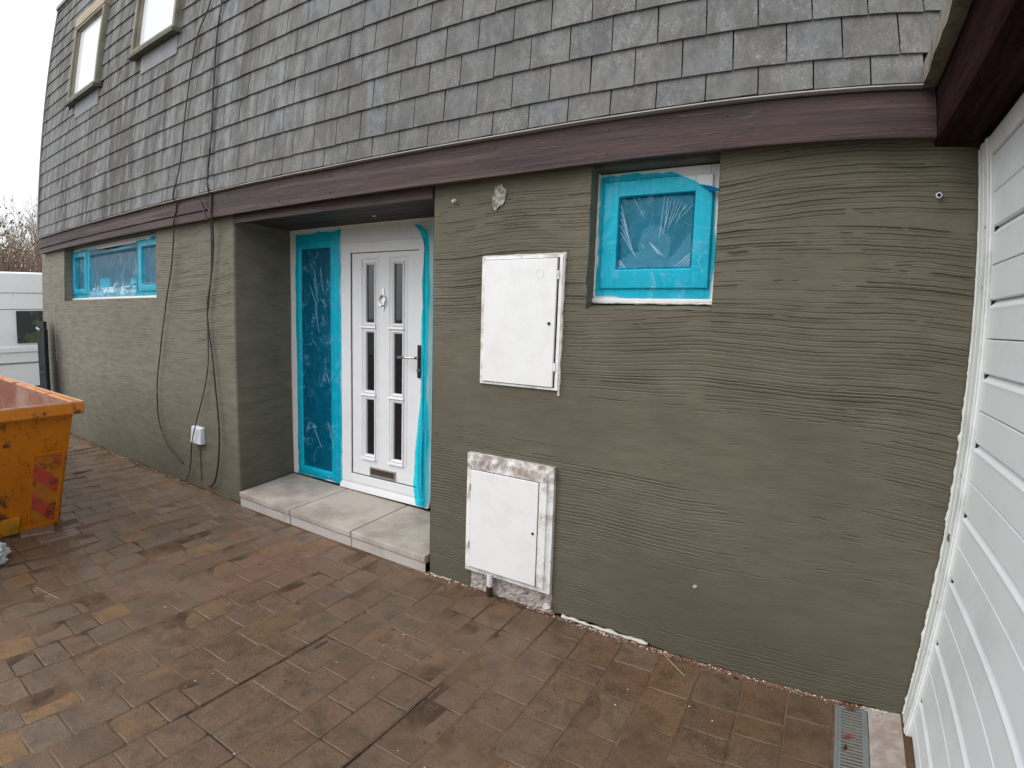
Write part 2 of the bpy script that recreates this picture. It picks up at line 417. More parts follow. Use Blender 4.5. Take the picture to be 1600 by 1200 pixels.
MT['leafbrown'] = M_plain('dead_brown_leaf', (0.13, 0.055, 0.03), 0.7)
MT['straw'] = M_plain('pale_straw', (0.48, 0.36, 0.25), 0.7)
MT['felt'] = M_plain('roof_felt', (0.05, 0.05, 0.05), 0.9)
MT['dim'] = M_plain('dim_interior', (0.10, 0.095, 0.09), 0.9)

# ------------------------------------------------------------------ object helpers
def sm01(t):
    t = np.clip(t, 0, 1); return t * t * (3 - 2 * t)

def tag(o, label=None, cat=None, group=None, kind=None):
    if label: o['label'] = label
    if cat: o['category'] = cat
    if group: o['group'] = group
    if kind: o['kind'] = kind
    return o

def root(name, loc, label=None, cat=None, group=None, kind=None):
    o = bpy.data.objects.new(name, None)
    COL.objects.link(o)
    o.location = loc
    o.empty_display_size = 0.1
    return tag(o, label, cat, group, kind)

ROOTLOC = {}
def origin_of(p):
    while p.parent: p = p.parent
    return Vector(p.location)

def add_obj(name, me, parent=None, world_at=None):
    o = bpy.data.objects.new(name, me)
    COL.objects.link(o)
    if parent is not None:
        o.parent = parent
        if world_at is not None:
            o.location = Vector(world_at) - origin_of(parent)
    elif world_at is not None:
        o.location = world_at
    return o

class MB:
    def __init__(s):
        s.v = []; s.f = []
    def quad(s, a, b, c, d):
        i = len(s.v); s.v += [a, b, c, d]; s.f.append((i, i + 1, i + 2, i + 3)); return s
    def face(s, pts):
        i = len(s.v); s.v += list(pts); s.f.append(tuple(range(i, i + len(pts)))); return s
    def box(s, x0, x1, y0, y1, z0, z1):
        i = len(s.v)
        s.v += [(x0, y0, z0), (x1, y0, z0), (x1, y1, z0), (x0, y1, z0), (x0, y0, z1), (x1, y0, z1), (x1, y1, z1), (x0, y1, z1)]
        for q in ((0, 3, 2, 1), (4, 5, 6, 7), (0, 1, 5, 4), (1, 2, 6, 5), (2, 3, 7, 6), (3, 0, 4, 7)):
            s.f.append(tuple(i + k for k in q))
        return s
    def hexa(s, p):            # 8 points ordered like box
        i = len(s.v); s.v += list(p)
        for q in ((0, 3, 2, 1), (4, 5, 6, 7), (0, 1, 5, 4), (1, 2, 6, 5), (2, 3, 7, 6), (3, 0, 4, 7)):
            s.f.append(tuple(i + k for k in q))
        return s
    def frame(s, x0, x1, y0, y1, z0, z1, w, wb=None, wt=None):
        """upright rectangular ring in the XZ plane, butt jointed"""
        wb = w if wb is None else wb; wt = w if wt is None else wt
        s.box(x0, x0 + w, y0, y1, z0, z1); s.box(x1 - w, x1, y0, y1, z0, z1)
        s.box(x0 + w, x1 - w, y0 + .0005, y1, z1 - wt, z1); s.box(x0 + w, x1 - w, y0 + .0005, y1, z0, z0 + wb)
        return s
    def ring(s, x0, x1, z0, z1, w, yo, yi, yb):
        """bevelled ring (mitred): outer edge at depth yo, inner edge at yi"""
        o = [(x0, z0), (x1, z0), (x1, z1), (x0, z1)]
        n_ = [(x0 + w, z0 + w), (x1 - w, z0 + w), (x1 - w, z1 - w), (x0 + w, z1 - w)]
        m_ = [(x0 + w * .35, z0 + w * .35), (x1 - w * .35, z0 + w * .35), (x1 - w * .35, z1 - w * .35), (x0 + w * .35, z1 - w * .35)]
        for k in range(4):
            j = (k + 1) % 4
            A, B, a, b = o[k], o[j], n_[k], n_[j]; ma, mb = m_[k], m_[j]
            s.quad((A[0], yb, A[1]), (B[0], yb, B[1]), (B[0], yo, B[1]), (A[0], yo, A[1]))
            s.quad((A[0], yo, A[1]), (B[0], yo, B[1]), (mb[0], yo - .0015, mb[1]), (ma[0], yo - .0015, ma[1]))
            s.quad((ma[0], yo - .0015, ma[1]), (mb[0], yo - .0015, mb[1]), (b[0], yi, b[1]), (a[0], yi, a[1]))
            s.quad((a[0], yi, a[1]), (b[0], yi, b[1]), (b[0], yb, b[1]), (a[0], yb, a[1]))
        return s
    def tube(s, pts, r, n=6, cap=True):
        pts = [Vector(p) for p in pts]
        rr = r if isinstance(r, (list, tuple)) else [r] * len(pts)
        base = len(s.v); up = Vector((0, 0, 1))
        for i, p in enumerate(pts):
            d = (pts[min(i + 1, len(pts) - 1)] - pts[max(i - 1, 0)]).normalized()
            a = d.cross(up)
            if a.length < .1: a = d.cross(Vector((1, 0, 0)))
            a.normalize(); b = d.cross(a)
            for k in range(n):
                t = 2 * math.pi * k / n
                s.v.append(tuple(p + a * (math.cos(t) * rr[i]) + b * (math.sin(t) * rr[i])))
        for i in range(len(pts) - 1):
            for k in range(n):
                k2 = (k + 1) % n
                s.f.append((base + i * n + k, base + i * n + k2, base + (i + 1) * n + k2, base + (i + 1) * n + k))
        if cap:
            s.f.append(tuple(base + k for k in range(n))[::-1])
            s.f.append(tuple(base + (len(pts) - 1) * n + k for k in range(n)))
        return s
    def build(s, name, mat, parent=None, smooth=False, bevel=0, at=None):
        o0 = origin_of(parent) if parent is not None else (Vector(at) if at is not None else Vector((0, 0, 0)))
        me = bpy.data.meshes.new(name)
        me.from_pydata([(v[0] - o0.x, v[1] - o0.y, v[2] - o0.z) for v in s.v], [], s.f)
        me.materials.append(MT[mat] if isinstance(mat, str) else mat)
        if smooth: me.polygons.foreach_set('use_smooth', [True] * len(me.polygons))
        me.update()
        o = add_obj(name, me, parent)
        if parent is None: o.location = o0
        if bevel:
            # weld the loose quads first so that the bevel sees shared edges
            bm = bmesh.new(); bm.from_mesh(me); bmesh.ops.recalc_face_normals(bm, faces=bm.faces); bm.to_mesh(me); bm.free()
            m = o.modifiers.new('bevel', 'BEVEL'); m.width = bevel; m.segments = 2; m.limit_method = 'ANGLE'
        return o

def vnoise(x, z, seed=0):
    """smooth value noise on arrays"""
    x = np.asarray(x, float); z = np.asarray(z, float)
    xi = np.floor(x).astype(np.int64); zi = np.floor(z).astype(np.int64)
    fx = sm01(x - xi); fz = sm01(z - zi)
    def h(a, b):
        n_ = (a * 374761393 + b * 668265263 + seed * 1442695041) & 0x7fffffff
        n_ = ((n_ ^ (n_ >> 13)) * 1274126177) & 0x7fffffff
        return ((n_ ^ (n_ >> 16)) & 0xffff) / 65535.0
    return ((h(xi, zi) * (1 - fx) + h(xi + 1, zi) * fx) * (1 - fz) + (h(xi, zi + 1) * (1 - fx) + h(xi + 1, zi + 1) * fx) * fz) * 2 - 1

def grid_obj(name, P, keep, mat, parent, smooth=True):
    """P: (nz,nx,3) world points; keep: (nz-1,nx-1) bool"""
    nz, nx, _ = P.shape
    o0 = origin_of(parent)
    ii = np.arange(nz * nx).reshape(nz, nx)
    q = np.stack([ii[:-1, :-1], ii[:-1, 1:], ii[1:, 1:], ii[1:, :-1]], -1)[keep]
    used = np.unique(q); remap = np.full(nz * nx, -1); remap[used] = np.arange(len(used))
    V = P.reshape(-1, 3)[used] - np.array(o0); Q = remap[q]
    me = bpy.data.meshes.new(name)
    me.vertices.add(len(V)); me.vertices.foreach_set('co', V.astype(np.float32).ravel())
    me.loops.add(Q.size); me.loops.foreach_set('vertex_index', Q.astype(np.int32).ravel())
    me.polygons.add(len(Q)); me.polygons.foreach_set('loop_start', np.arange(0, Q.size, 4, dtype=np.int32))
    me.polygons.foreach_set('loop_total', np.full(len(Q), 4, dtype=np.int32))
    me.polygons.foreach_set('use_smooth', np.full(len(Q), smooth))
    me.materials.append(MT[mat]); me.update(calc_edges=True); me.validate()
    return add_obj(name, me, parent)

def gz(x):
    """the drive falls gently towards the garage"""
    return -0.0109 * (min(max(x, -9.0), 0.6) + 1.15)

# ================================================================== GROUND
g = MB()
g.quad((-400, -400, -0.35), (400, -400, -0.35), (400, 400, -0.35), (-400, 400, -0.35))
tag(g.build('ground', 'grass'), kind='structure')
r_ = MB(); r_.quad((-17, -60, -0.05), (-9.6, -60, -0.05), (-9.6, 60, -0.05), (-17, 60, -0.05))
tag(r_.build('road', 'asphalt'), kind='structure')
k_ = MB(); k_.box(-9.6, -9.45, -60, 60, -0.2, 0.06); k_.box(-9.45, -8.6, -60, 60, -0.2, 0.05)
tag(k_.build('pavement', 'block'), kind='structure')

MAN = (-1.842, -1.192, -1.460, -0.765)     # manhole cover rectangle x0,x1,y0,y1
drive = root('driveway', (0, 0, 0), kind='structure')
jb = MB()
def jz(a, c):
    if a < -8.6 or c < -3.5: return gz(a) - .003
    if MAN[0] - .01 < a < MAN[1] + .01 and MAN[2] - .01 < c < MAN[3] + .01: return gz(a) - .006
    f = float(vnoise(a * 1.3, c * 1.3, 31)) + .6 * float(vnoise(a * 6, c * 6, 32))
    return gz(a) - (.0003 + .0024 * min(max(.45 + .8 * f, 0), 1))
gxs = [-9.0 + 9.6 * i / 200 for i in range(201)]; gys = [-4.4 + 4.42 * i / 92 for i in range(93)]
for i in range(200):
    for k in range(92):
        jb.quad((gxs[i], gys[k], jz(gxs[i], gys[k])), (gxs[i + 1], gys[k], jz(gxs[i + 1], gys[k])), (gxs[i + 1], gys[k + 1], jz(gxs[i + 1], gys[k + 1])), (gxs[i], gys[k + 1], jz(gxs[i], gys[k + 1])))
tag(jb.build('joint_bed', 'joint', drive), kind='structure')
side = MB()
side.box(-8.6, 0.6, -4.45, -4.4, -0.3, 0.06)
side.build('edging_kerb', 'block', drive)

tones = [(0.125, 0.078, 0.046), (0.140, 0.090, 0.055), (0.105, 0.073, 0.050), (0.185, 0.102, 0.050), (0.140, 0.106, 0.078),
         (0.095, 0.062, 0.040), (0.165, 0.118, 0.078), (0.145, 0.076, 0.045), (0.118, 0.092, 0.070), (0.215, 0.115, 0.035)]
def tone_pick():
    c = random.choice(tones); k = random.uniform(1.08, 1.28)
    return (c[0] * k, c[1] * k, c[2] * k, 1.0)

def paver_geo(L, W, seed):
    """tumbled block top, about 20 faces: chamfered and a little out of square"""
    r = random.Random(seed)
    hx, hy = L / 2, W / 2; c = 0.0038; H = 0.02
    j = lambda a: r.uniform(-a, a)
    def ringpts(ins, z, cut):
        pts = []
        for sx, sy in ((-1, -1), (1, -1), (1, 1), (-1, 1)):
            ex, ey = sx * (hx - ins), sy * (hy - ins)
            if (sx, sy) in ((-1, -1), (1, 1)):
                pts += [(ex, ey - sy * cut, z), (ex - sx * cut, ey, z)]
            else:
                pts += [(ex - sx * cut, ey, z), (ex, ey - sy * cut, z)]
        return pts
    cut = 0.0075
    a = ringpts(0, -H, cut); b = ringpts(0, -0.0024, cut); t = ringpts(c, 0.0, cut * .9)
    V = []
    for k in range(8):
        dx, dy = j(.002), j(.002)
        for ring_ in (a, b, t): pass
        V.append((dx, dy))
    pts = [(p[0] + V[k][0], p[1] + V[k][1], p[2]) for ring_ in (a, b, t) for k, p in enumerate(ring_)]
    f = []
    for lv in (0, 1):
        for k in range(8):
            k2 = (k + 1) % 8
            f.append((lv * 8 + k, lv * 8 + k2, lv * 8 + 8 + k2, lv * 8 + 8 + k))
    f.append(tuple(range(16, 24)))
    return pts, f

LENS = [0.125, 0.17, 0.17, 0.235, 0.235]
pav = []                                    # (x, y, length, width) blocks run along Y in rows of constant X
edges = [0.265 - k * (0.265 - MAN[1]) / 8 for k in range(9)] + [MAN[1] - k * (MAN[1] - MAN[0]) / 4 for k in range(1, 5)] + [MAN[0] - k * 0.1745 for k in range(1, 39)]
for a_, b_ in zip(edges[:-1], edges[1:]):
    x = (a_ + b_) / 2; Wd = a_ - b_
    y = -0.012 - random.uniform(0, .05)
    inman = MAN[0] < x < MAN[1]
    while y > -3.3:
        L = random.choice(LENS)
        if inman and y > MAN[3] and y - L < MAN[3] + .05:
            L = y - MAN[3]
            if L > .03: pav.append((x, y - L / 2, L, Wd))
            y = MAN[2]; continue
        pav.append((x, y - L / 2, L, Wd)); y -= L
camp = np.array([0, -D0, 1.48])
def inview(px, py, pz):
    d = np.array([px, py, pz]) - camp
    zf = d @ np.array(F); xr = d @ np.array(RGT); yu = d @ np.array(UPV)
    th = math.atan2(math.hypot(xr, yu), zf); h = math.hypot(xr, yu) or 1e-9
    rr = np.linspace(0, 1.3, 261); tt = K[0] * rr + K[1] * rr ** 2 + K[2] * rr ** 3 + K[3] * rr ** 4
    r = float(np.interp(th, tt, rr)) * 1000
    return abs(r * xr / h) < 850 and abs(r * yu / h) < 650, float(np.linalg.norm(d))
scored = []
for p in pav:
    v, dist = inview(p[0], p[1], 0)
    area = p[2] * 1.48 / dist ** 3
    if p[0] < -4.35 and p[1] < -1.15: v = False          # under the skip
    scored.append((-(area if v else area * 1e-4), p, v))
scored.sort(key=lambda t: t[0])
geo_cache = {}
def paver_mesh(L, W, var):
    key = (round(L, 3), round(W, 3), var)
    if key not in geo_cache:
        pts, f = paver_geo(L - 0.0045, W - 0.0045, int(L * 1000) * 7 + int(W * 1000) + var)
        me = bpy.data.meshes.new('paver'); me.from_pydata(pts, [], f)
        # rows run along Y: swap axes
        for v in me.vertices: v.co = (-v.co.y, v.co.x, v.co.z)
        me.materials.append(MT['paver']); me.update()
        geo_cache[key] = me
    return geo_cache[key]
rest_v, rest_f, rest_c = [], [], []
nind = 0
for s_, p, vis in scored:
    L = p[2]
    zt = gz(p[0]) + random.uniform(-0.0008, 0.0009)
    tx, ty = random.gauss(0, .0035), random.gauss(0, .0035)
    if vis and nind < 299:
        o = add_obj('paver', paver_mesh(L, p[3], random.randrange(3)), drive, (p[0], p[1], zt))
        o.rotation_euler = (tx, ty, random.gauss(0, .006) + (math.pi if random.random() < .5 else 0))
        o.color = tone_pick(); nind += 1
    else:
        pts, f = paver_geo(L - 0.0045, p[3] - 0.0045, random.randrange(9999))
        b0 = len(rest_v)
        rest_v += [(p[0] - q[1], p[1] + q[0], zt + q[2] + q[0] * tx) for q in pts]
        rest_f += [tuple(b0 + k for k in ff) for ff in f]
        tc = tone_pick(); rest_c += [tc] * sum(len(ff) for ff in f)
me = bpy.data.meshes.new('far_pavers'); me.from_pydata(rest_v, [], rest_f); me.materials.append(MT['paverfar'])
ca = me.color_attributes.new('tone', 'FLOAT_COLOR', 'CORNER')
ca.data.foreach_set('color', np.array(rest_c, dtype=np.float32).ravel())
tag(add_obj('far_pavers', me, drive), kind='stuff')
# strip of concrete between the drain and the garage
cs = MB(); cs.box(0.402, 0.535, -3.4, 0.0, -0.12, gz(0.5) + .004)
cs.build('concrete_strip', 'conc', drive, bevel=.004)

# manhole cover: a recessed tray filled with the same blocks
mh = root('manhole_cover', ((MAN[0] + MAN[1]) / 2, (MAN[2] + MAN[3]) / 2, 0), 'block-filled square access cover set in the drive with thin steel edges and dark key slots', 'manhole cover')
zt = gz(-1.5)
fr = MB(); t_ = .003
fr.box(MAN[0], MAN[0] + t_, MAN[2], MAN[3], -.05, zt + .0005); fr.box(MAN[1] - t_, MAN[1], MAN[2], MAN[3], -.05, zt + .0005)
fr.box(MAN[0] + t_, MAN[1] - t_, MAN[2], MAN[2] + t_, -.05, zt + .0002); fr.box(MAN[0] + t_, MAN[1] - t_, MAN[3] - t_, MAN[3], -.05, zt + .0002)
fr.build('frame', 'rustframe', mh)
tr = MB(); tr.quad((MAN[0] + t_, MAN[2] + t_, zt - .0025), (MAN[1] - t_, MAN[2] + t_, zt - .0025), (MAN[1] - t_, MAN[3] - t_, zt - .0025), (MAN[0] + t_, MAN[3] - t_, zt - .0025))
tr.build('tray', 'joint', mh)
xx = MAN[0] + .005; nrow = 4; rw = (MAN[1] - MAN[0] - .010) / nrow
for i in range(nrow):
    yy = MAN[3] - .003; seq = [[.235, .17, .285], [.17, .235, .285], [.285, .17, .235], [.17, .285, .235]][i]
    for L in seq:
        pts, f = paver_geo(L - .004, rw - .004, i * 7 + int(L * 100))
        m_ = MB(); m_.v = [(xx + rw / 2 - q[1], yy - L / 2 + q[0], zt - .0005 + q[2]) for q in pts]; m_.f = f
        o = m_.build('paver', 'paver', mh); o.color = tone_pick(); yy -= L
    xx += rw
for (a, b) in ((-1.80, -.83), (-1.80, -1.40), (-1.24, -.86)):
    ks = MB(); ks.hexa([(a - .009, b - .035, zt - .001), (a + .009, b - .04, zt - .001), (a + .011, b + .035, zt - .001), (a - .007, b + .04, zt - .001),
                        (a - .008, b - .032, zt + .0008), (a + .008, b - .036, zt + .0008), (a + .009, b + .032, zt + .0008), (a - .006, b + .036, zt + .0008)])
    ks.build('key_slot', 'rustframe', mh)

# ================================================================== HOUSE
XL, XR = -8.05, 0.5437
ZF = 2.182
house = root('house', (-3.7, 3.0, 0), 'two storey terraced house with grey hung shingles above fresh grey-green render', 'house')
RECL, RECR, RECD = -3.690, -1.843, 0.552
W1 = (-7.18, -4.89, 1.600)     # left window opening
W2 = (-0.938, -0.380, 1.552)    # small window opening

# trowel ridges left in the render -------------------------------------------------
def make_relief(xs, zs, spec, seed):
    """relief (metres, positive = into the wall) on the grid; spec(x,z)->(density, depth, slope)"""
    r = np.random.default_rng(seed)
    X, Z = np.meshgrid(xs, zs)
    R_ = 0.0045 * vnoise(X * 1.7, Z * 1.9, seed) + 0.0008 * vnoise(X * 5, Z * 7, seed + 1)
    dx = xs[1] - xs[0]; dz = zs[1] - zs[0]
    x0, x1, z0, z1 = xs[0], xs[-1], zs[0], zs[-1]
    ds = spec(0, 0)[3] if len(spec(0, 0)) > 3 else 1.0
    cols = np.arange(len(xs))
    def stroke(zz, amp, wid):
        jz = np.round((zz - z0) / dz).astype(int); n_ = int(np.ceil(.012 / dz))
        on = amp > 1e-4
        for off in range(-n_, n_ + 1):
            jj = jz + off; ok = (jj >= 0) & (jj < len(zs)) & on
            d_ = (z0 + jj * dz - zz) / wid
            prof = np.exp(-np.abs(d_) ** 3) - .38 * np.exp(-((d_ + 1.7) / .9) ** 2)      # groove with a burr under it
            R_[jj[ok], cols[ok]] += (amp * prof)[ok]

    # long sweeps of the notched trowel: near-parallel lines sharing one drift
    zb = z0; k = 0
    while zb < z1 + .1:
        zb += r.choice([r.uniform(.014, .020), r.uniform(.015, .019), r.uniform(.007, .024)]); k += 1
        warp = .060 * vnoise(xs * .9 + 3, xs * 0 + zb * 1.0, seed) + .022 * vnoise(xs * 2.3, xs * 0 + zb * 2.2, seed + 1) + .0030 * vnoise(xs * 7, xs * 0 + zb * 9, seed + 2) + .0012 * vnoise(xs * 40, xs * 0 + k, seed + 3) + .0010 * vnoise(xs * 110, xs * 0 + k, seed + 13)
        sl = np.array([spec(v, zb)[2] for v in xs[::8]]).repeat(8)[:len(xs)]
        zz = zb + warp + np.cumsum(sl) * dx
        den = np.array([spec(v, zb)[0] for v in xs[::8]]).repeat(8)[:len(xs)]
        dep = np.array([spec(v, zb)[1] for v in xs[::8]]).repeat(8)[:len(xs)]
        gate = vnoise(xs * 2.6 + 17 * k, xs * 0 + k * 1.7, seed + 4) * .50 + vnoise(xs * 8 + 5 * k, xs * 0 + k, seed + 5) * .35 + vnoise(xs * 30 + 5 * k, xs * 0 + k, seed + 15) * .30 + .9 * vnoise(xs * 1.5, xs * 0 + zb * 3.0, seed + 8)
        g_ = sm01((gate - (.80 - 1.35 * den)) / .20)
        amp = dep * g_ * (.65 + .5 * vnoise(xs * 6, xs * 0 + k * 2.3, seed + 6)) * r.choice([1, 1, .8, 1.35, .6])
        stroke(zz, amp, .0021 + .0008 * r.random())
    # short nicks and drags at odd angles
    for _ in range(int((x1 - x0) * (z1 - z0) * 12)):
        cx = r.uniform(x0, x1); cz = r.uniform(z0, z1); den, dep = spec(cx, cz)[:2]
        L = r.uniform(.02, .11); nl = r.integers(1, 3); sl = r.normal(0, .10)
        for q in range(nl):
            t = xs - cx
            e = np.clip(np.minimum(t + L / 2, L / 2 - t) / .015, 0, 1)
            stroke(cz + q * r.uniform(.006, .012) + sl * t + .0015 * vnoise(xs * 40, xs * 0 + q, seed + 12), dep * .5 * e * (np.abs(t) < L), .0018)
    return R_

def wall_face(name, x0, x1, z0, z1, nx, nz, holes, spec, seed, bottom=None):
    xs = np.linspace(x0, x1, nx); zs = np.linspace(z0, z1, nz)
    Rf = make_relief(xs, zs, spec, seed)
    X, Z = np.meshgrid(xs, zs)
    # ragged arrises at the ends and at openings
    keep = np.ones((nz - 1, nx - 1), bool)
    xc = (xs[:-1] + xs[1:]) / 2; zc = (zs[:-1] + zs[1:]) / 2
    for (hx0, hx1, hz0, hz1) in holes:
        # snap nearest grid lines on to the opening
        for hx in (hx0, hx1):
            k = np.argmin(abs(xs - hx)); X[:, k] = hx + .003 * vnoise(zs * 22, zs * 0 + k, seed) * ((zs > hz0 - .01) & (zs < hz1 + .01))
        for hz in (hz0, hz1):
            if zs[0] < hz < zs[-1]:
                k = np.argmin(abs(zs - hz)); Z[k, :] = hz + .003 * vnoise(xs * 22, xs * 0 + k, seed + 4) * ((xs > hx0 - .01) & (xs < hx1 + .01))
        keep[np.ix_((zc > hz0) & (zc < hz1), (xc > hx0) & (xc < hx1))] = False
    if bottom is not None:
        Zb = bottom(xs)
        w = np.clip(1 - (Z - Z[0]) / .25, 0, 1)
        Z = Z + w * (Zb - zs[0])[None, :]
    edge = np.minimum(X - x0, x1 - X)
    Yw = Rf * np.clip(edge / .02, 0.15, 1) + .010 * np.clip(1 - edge / .012, 0, 1) ** 2
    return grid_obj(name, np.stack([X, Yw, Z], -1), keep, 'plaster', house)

def spec_right(x, z):
    if z > 1.12 and x > -.40: return (1.05, .0060, .05 if z > 1.85 else -.01)
    if x < -.95 and z > .95: return (.72, .0050, .0)
    if z > .75: return (.72, .0046, -.02)
    if z > .45: return (.76, .0038, -.015)
    return (.68, .0030, -.01)
def spec_left(x, z):
    if x > -4.85 and z > 1.0: return (.80, .0044, 0)
    if x > -5.3: return (.62, .0034, 0)
    return (.55, .0026, 0)
def spec_recess(x, z): return (.85, .0040, 0)

GB = (-1.553, -1.048)      # hole under the gas meter box
def bot_right(xs):
    b = np.array([gz(v) for v in xs]) + .004 + .006 * vnoise(xs * 9, xs * 0, 5) + .004 * vnoise(xs * 40, xs * 0, 6)
    return b + .022 * np.exp(-((xs + .80) / .22) ** 2)
def bot_left(xs):
    return np.array([gz(v) for v in xs]) + .006 + .006 * vnoise(xs * 9, xs * 0, 15)
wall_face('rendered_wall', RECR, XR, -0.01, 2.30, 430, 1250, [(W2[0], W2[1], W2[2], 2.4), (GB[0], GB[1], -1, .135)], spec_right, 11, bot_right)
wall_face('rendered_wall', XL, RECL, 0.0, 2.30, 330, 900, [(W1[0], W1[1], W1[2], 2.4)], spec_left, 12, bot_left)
# recess side wall facing the garage (drifts a little left towards the back)
ts = np.linspace(0, 1, 70); zs = np.linspace(0.0, 2.30, 520)
Rr = make_relief(np.linspace(0, .6, 70), zs, spec_recess, 21)
T, Z = np.meshgrid(ts, zs)
P = np.stack([RECL + .004 + (-3.757 - RECL) * T - Rr * np.clip(np.minimum(T, 1 - T) / .04, .1, 1) - .006 * np.clip(1 - T / .02, 0, 1), .004 + (RECD + .06) * T, Z], -1)
grid_obj('recess_wall', P, np.ones((519, 69), bool), 'plaster', house)
rw_ = MB(); rw_.quad((RECR, .006, -.02), (RECR, RECD + .06, -.02), (RECR, RECD + .06, 2.3), (RECR, .006, 2.3))
rw_.build('recess_wall', 'plaster', house)
MB().box(-2.260, RECR + .04, .548, .60, -.02, 2.3).build('recess_back_wall', 'plaster', house)
# core of the building
core = MB()
core.box(XL + .02, RECL - .12, .215, 7.2, -.1, 2.33); core.box(-7.85, RECL - .12, .215, 7.2, 2.33, 5.24)
core.box(RECR + .05, XR + .05, .215, 7.2, -.1, 5.3)
core.box(RECL - .12, RECR + .05, RECD + .10, 7.2, -.1, 5.3)
core.box(RECL - .12, RECR + .05, .02, RECD + .10, 2.33, 5.3)
core.box(-7.85, RECL - .12, .02, .215, 2.33, 5.3); core.box(RECR + .05, XR + .05, .02, .215, 2.33, 5.3)
core.build('masonry_core', 'dim', house)
gab = MB(); gab.box(XL, XL + .018, .012, 7.2, -.1, 2.3); gab.build('gable_wall', 'plaster', house)

# reveals of the two openings
def reveals(x0, x1, zs_, depth, zs_in):
    m = MB()
    m.quad((x0, .002, zs_), (x0, depth, zs_in), (x0, depth, 2.3), (x0, .002, 2.3))
    m.quad((x1, .002, zs_), (x1, depth, zs_in), (x1, depth, 2.3), (x1, .002, 2.3))
    n_ = 40
    for i in range(n_):
        a = x0 + (x1 - x0) * i / n_; b = x0 + (x1 - x0) * (i + 1) / n_
        ja = .004 * float(vnoise(a * 14, 0)); jb_ = .004 * float(vnoise(b * 14, 0))
        m.quad((a, .001, zs_ + ja), (b, .001, zs_ + jb_), (b, depth, zs_in), (a, depth, zs_in))
    return m
reveals(W1[0], W1[1], W1[2], .16, W1[2] + .022).build('window_reveal', 'plaster', house)
reveals(W2[0], W2[1], W2[2], .16, W2[2] + .040).build('window_reveal', 'plaster', house)
for W_ in (W1, W2):
    hd = MB(); hd.box(W_[0], W_[1], .02, .21, ZF + .002, 2.32); hd.build('opening_head', 'mossdark', house)

# rough band below the gas meter box, exposed where the render stops
rb = MB(); n1, n2 = 46, 14
vv = [[None] * (n2 + 1) for _ in range(n1 + 1)]
for i in range(n1 + 1):
    for j in range(n2 + 1):
        a = GB[0] - .02 + (GB[1] - GB[0] + .04) * i / n1; c = -.02 + .18 * j / n2
        yy = .012 + .012 * mnoise.noise((a * 30, c * 30, 1)) + .008 * mnoise.noise((a * 80, c * 80, 3)) - .012 * (1 - j / n2)
        vv[i][j] = (a, yy, c)
for i in range(n1):
    for j in range(n2):
        rb.quad(vv[i][j], vv[i + 1][j], vv[i + 1][j + 1], vv[i][j + 1])
rb.build('rough_base_band', 'rough', house)
# small bare patch of old masonry high on the wall
bp = MB(); cx, cz = -1.425, 2.098
pr = []
for k in range(22):
    t = 2 * math.pi * k / 22; rr = 1 + .10 * math.sin(3 * t + 1) + random.uniform(-.22, .18)
    pr.append((cx + .042 * rr * math.cos(t) + .01 * math.sin(t), -.0062, cz + .060 * rr * math.sin(t)))
for k in range(22):
    bp.face([(cx, -.0082, cz), pr[k], pr[(k + 1) % 22]])
bp.build('bare_patch', 'patchm', house)
hp = MB(); hp.tube([(-.356, .004, .346), (-.350, -.007, .349), (-.347, -.009, .346)], [.013, .009, .003], 5); hp.build('filler_blob', 'patchm', house)

# fascia boards ---------------------------------------------------------------------
fz0, fz1 = ZF, 2.3505
def board(x0, x1, y, z0, z1, th=.028, n_=60, seed=0, amp=.0016):
    m = MB()
    P_ = []
    for i in range(n_ + 1):
        a = x0 + (x1 - x0) * i / n_
        o_ = amp * 1.5 * float(vnoise(a * 1.1, seed)); l = amp * float(vnoise(a * 3, seed + 5)); u = amp * float(vnoise(a * 4, seed + 9))
        P_.append([(a, y + o_, z0 + l), (a, y + o_ - .001, z0 + l + .004), (a, y + o_, z1 + u), (a, y + th, z1 + u), (a, y + th, z0 + l)])
    for i in range(n_):
        A, B = P_[i], P_[i + 1]
        for k in range(5):
            k2 = (k + 1) % 5
            m.quad(A[k], B[k], B[k2], A[k2])
    m.face(P_[0][::-1]); m.face(P_[-1])
    return m
XJ = -3.92
board(XJ + .006, 0.385, -.069, fz0, fz1, seed=1, n_=80).build('fascia_board', 'wood', house)
board(-7.90, XJ, -.069, 2.246, fz1, seed=2).build('fascia_board', 'wood', house)
board(-7.895, XJ + .002, -.060, fz0 - .002, 2.240, seed=3).build('lower_fascia_board', 'wood', house)
board(RECL + .004, RECR - .002, -.010, 2.128, fz0 + .02, th=.03, seed=4, n_=40).build('recess_lintel_board', 'wood', house)
# boarding behind the fascia so that its underside closes against the wall
bk = MB(); bk.box(-7.89, .39, -.040, .012, ZF + .012, 2.36); bk.build('fascia_packer', 'wood', house)
fe = MB(); fe.box(-7.902, -7.875, -.055, 7.2, ZF, fz1); fe.build('gable_fascia_board', 'wood_y', house)
# pale strip above the fascia
lp = MB(); n_ = 110
for i in range(n_):
    a = -7.95 + (7.95 + .345) * i / n_; b = -7.95 + (7.95 + .345) * (i + 1) / n_
    f0 = .002 * float(vnoise(a * 3, 77)); f1 = .002 * float(vnoise(b * 3, 77))
    z0_, z1_ = 2.3600, 2.3650
    lp.hexa([(a, -.098 + f0, z0_ + f0), (b, -.098 + f1, z0_ + f1), (b, -.03, z0_), (a, -.03, z0_), (a, -.098 + f0, z1_ + f0), (b, -.098 + f1, z1_ + f1), (b, -.03, z1_ + .004), (a, -.03, z1_ + .004)])
lp.build('drip_strip', 'lip', house)

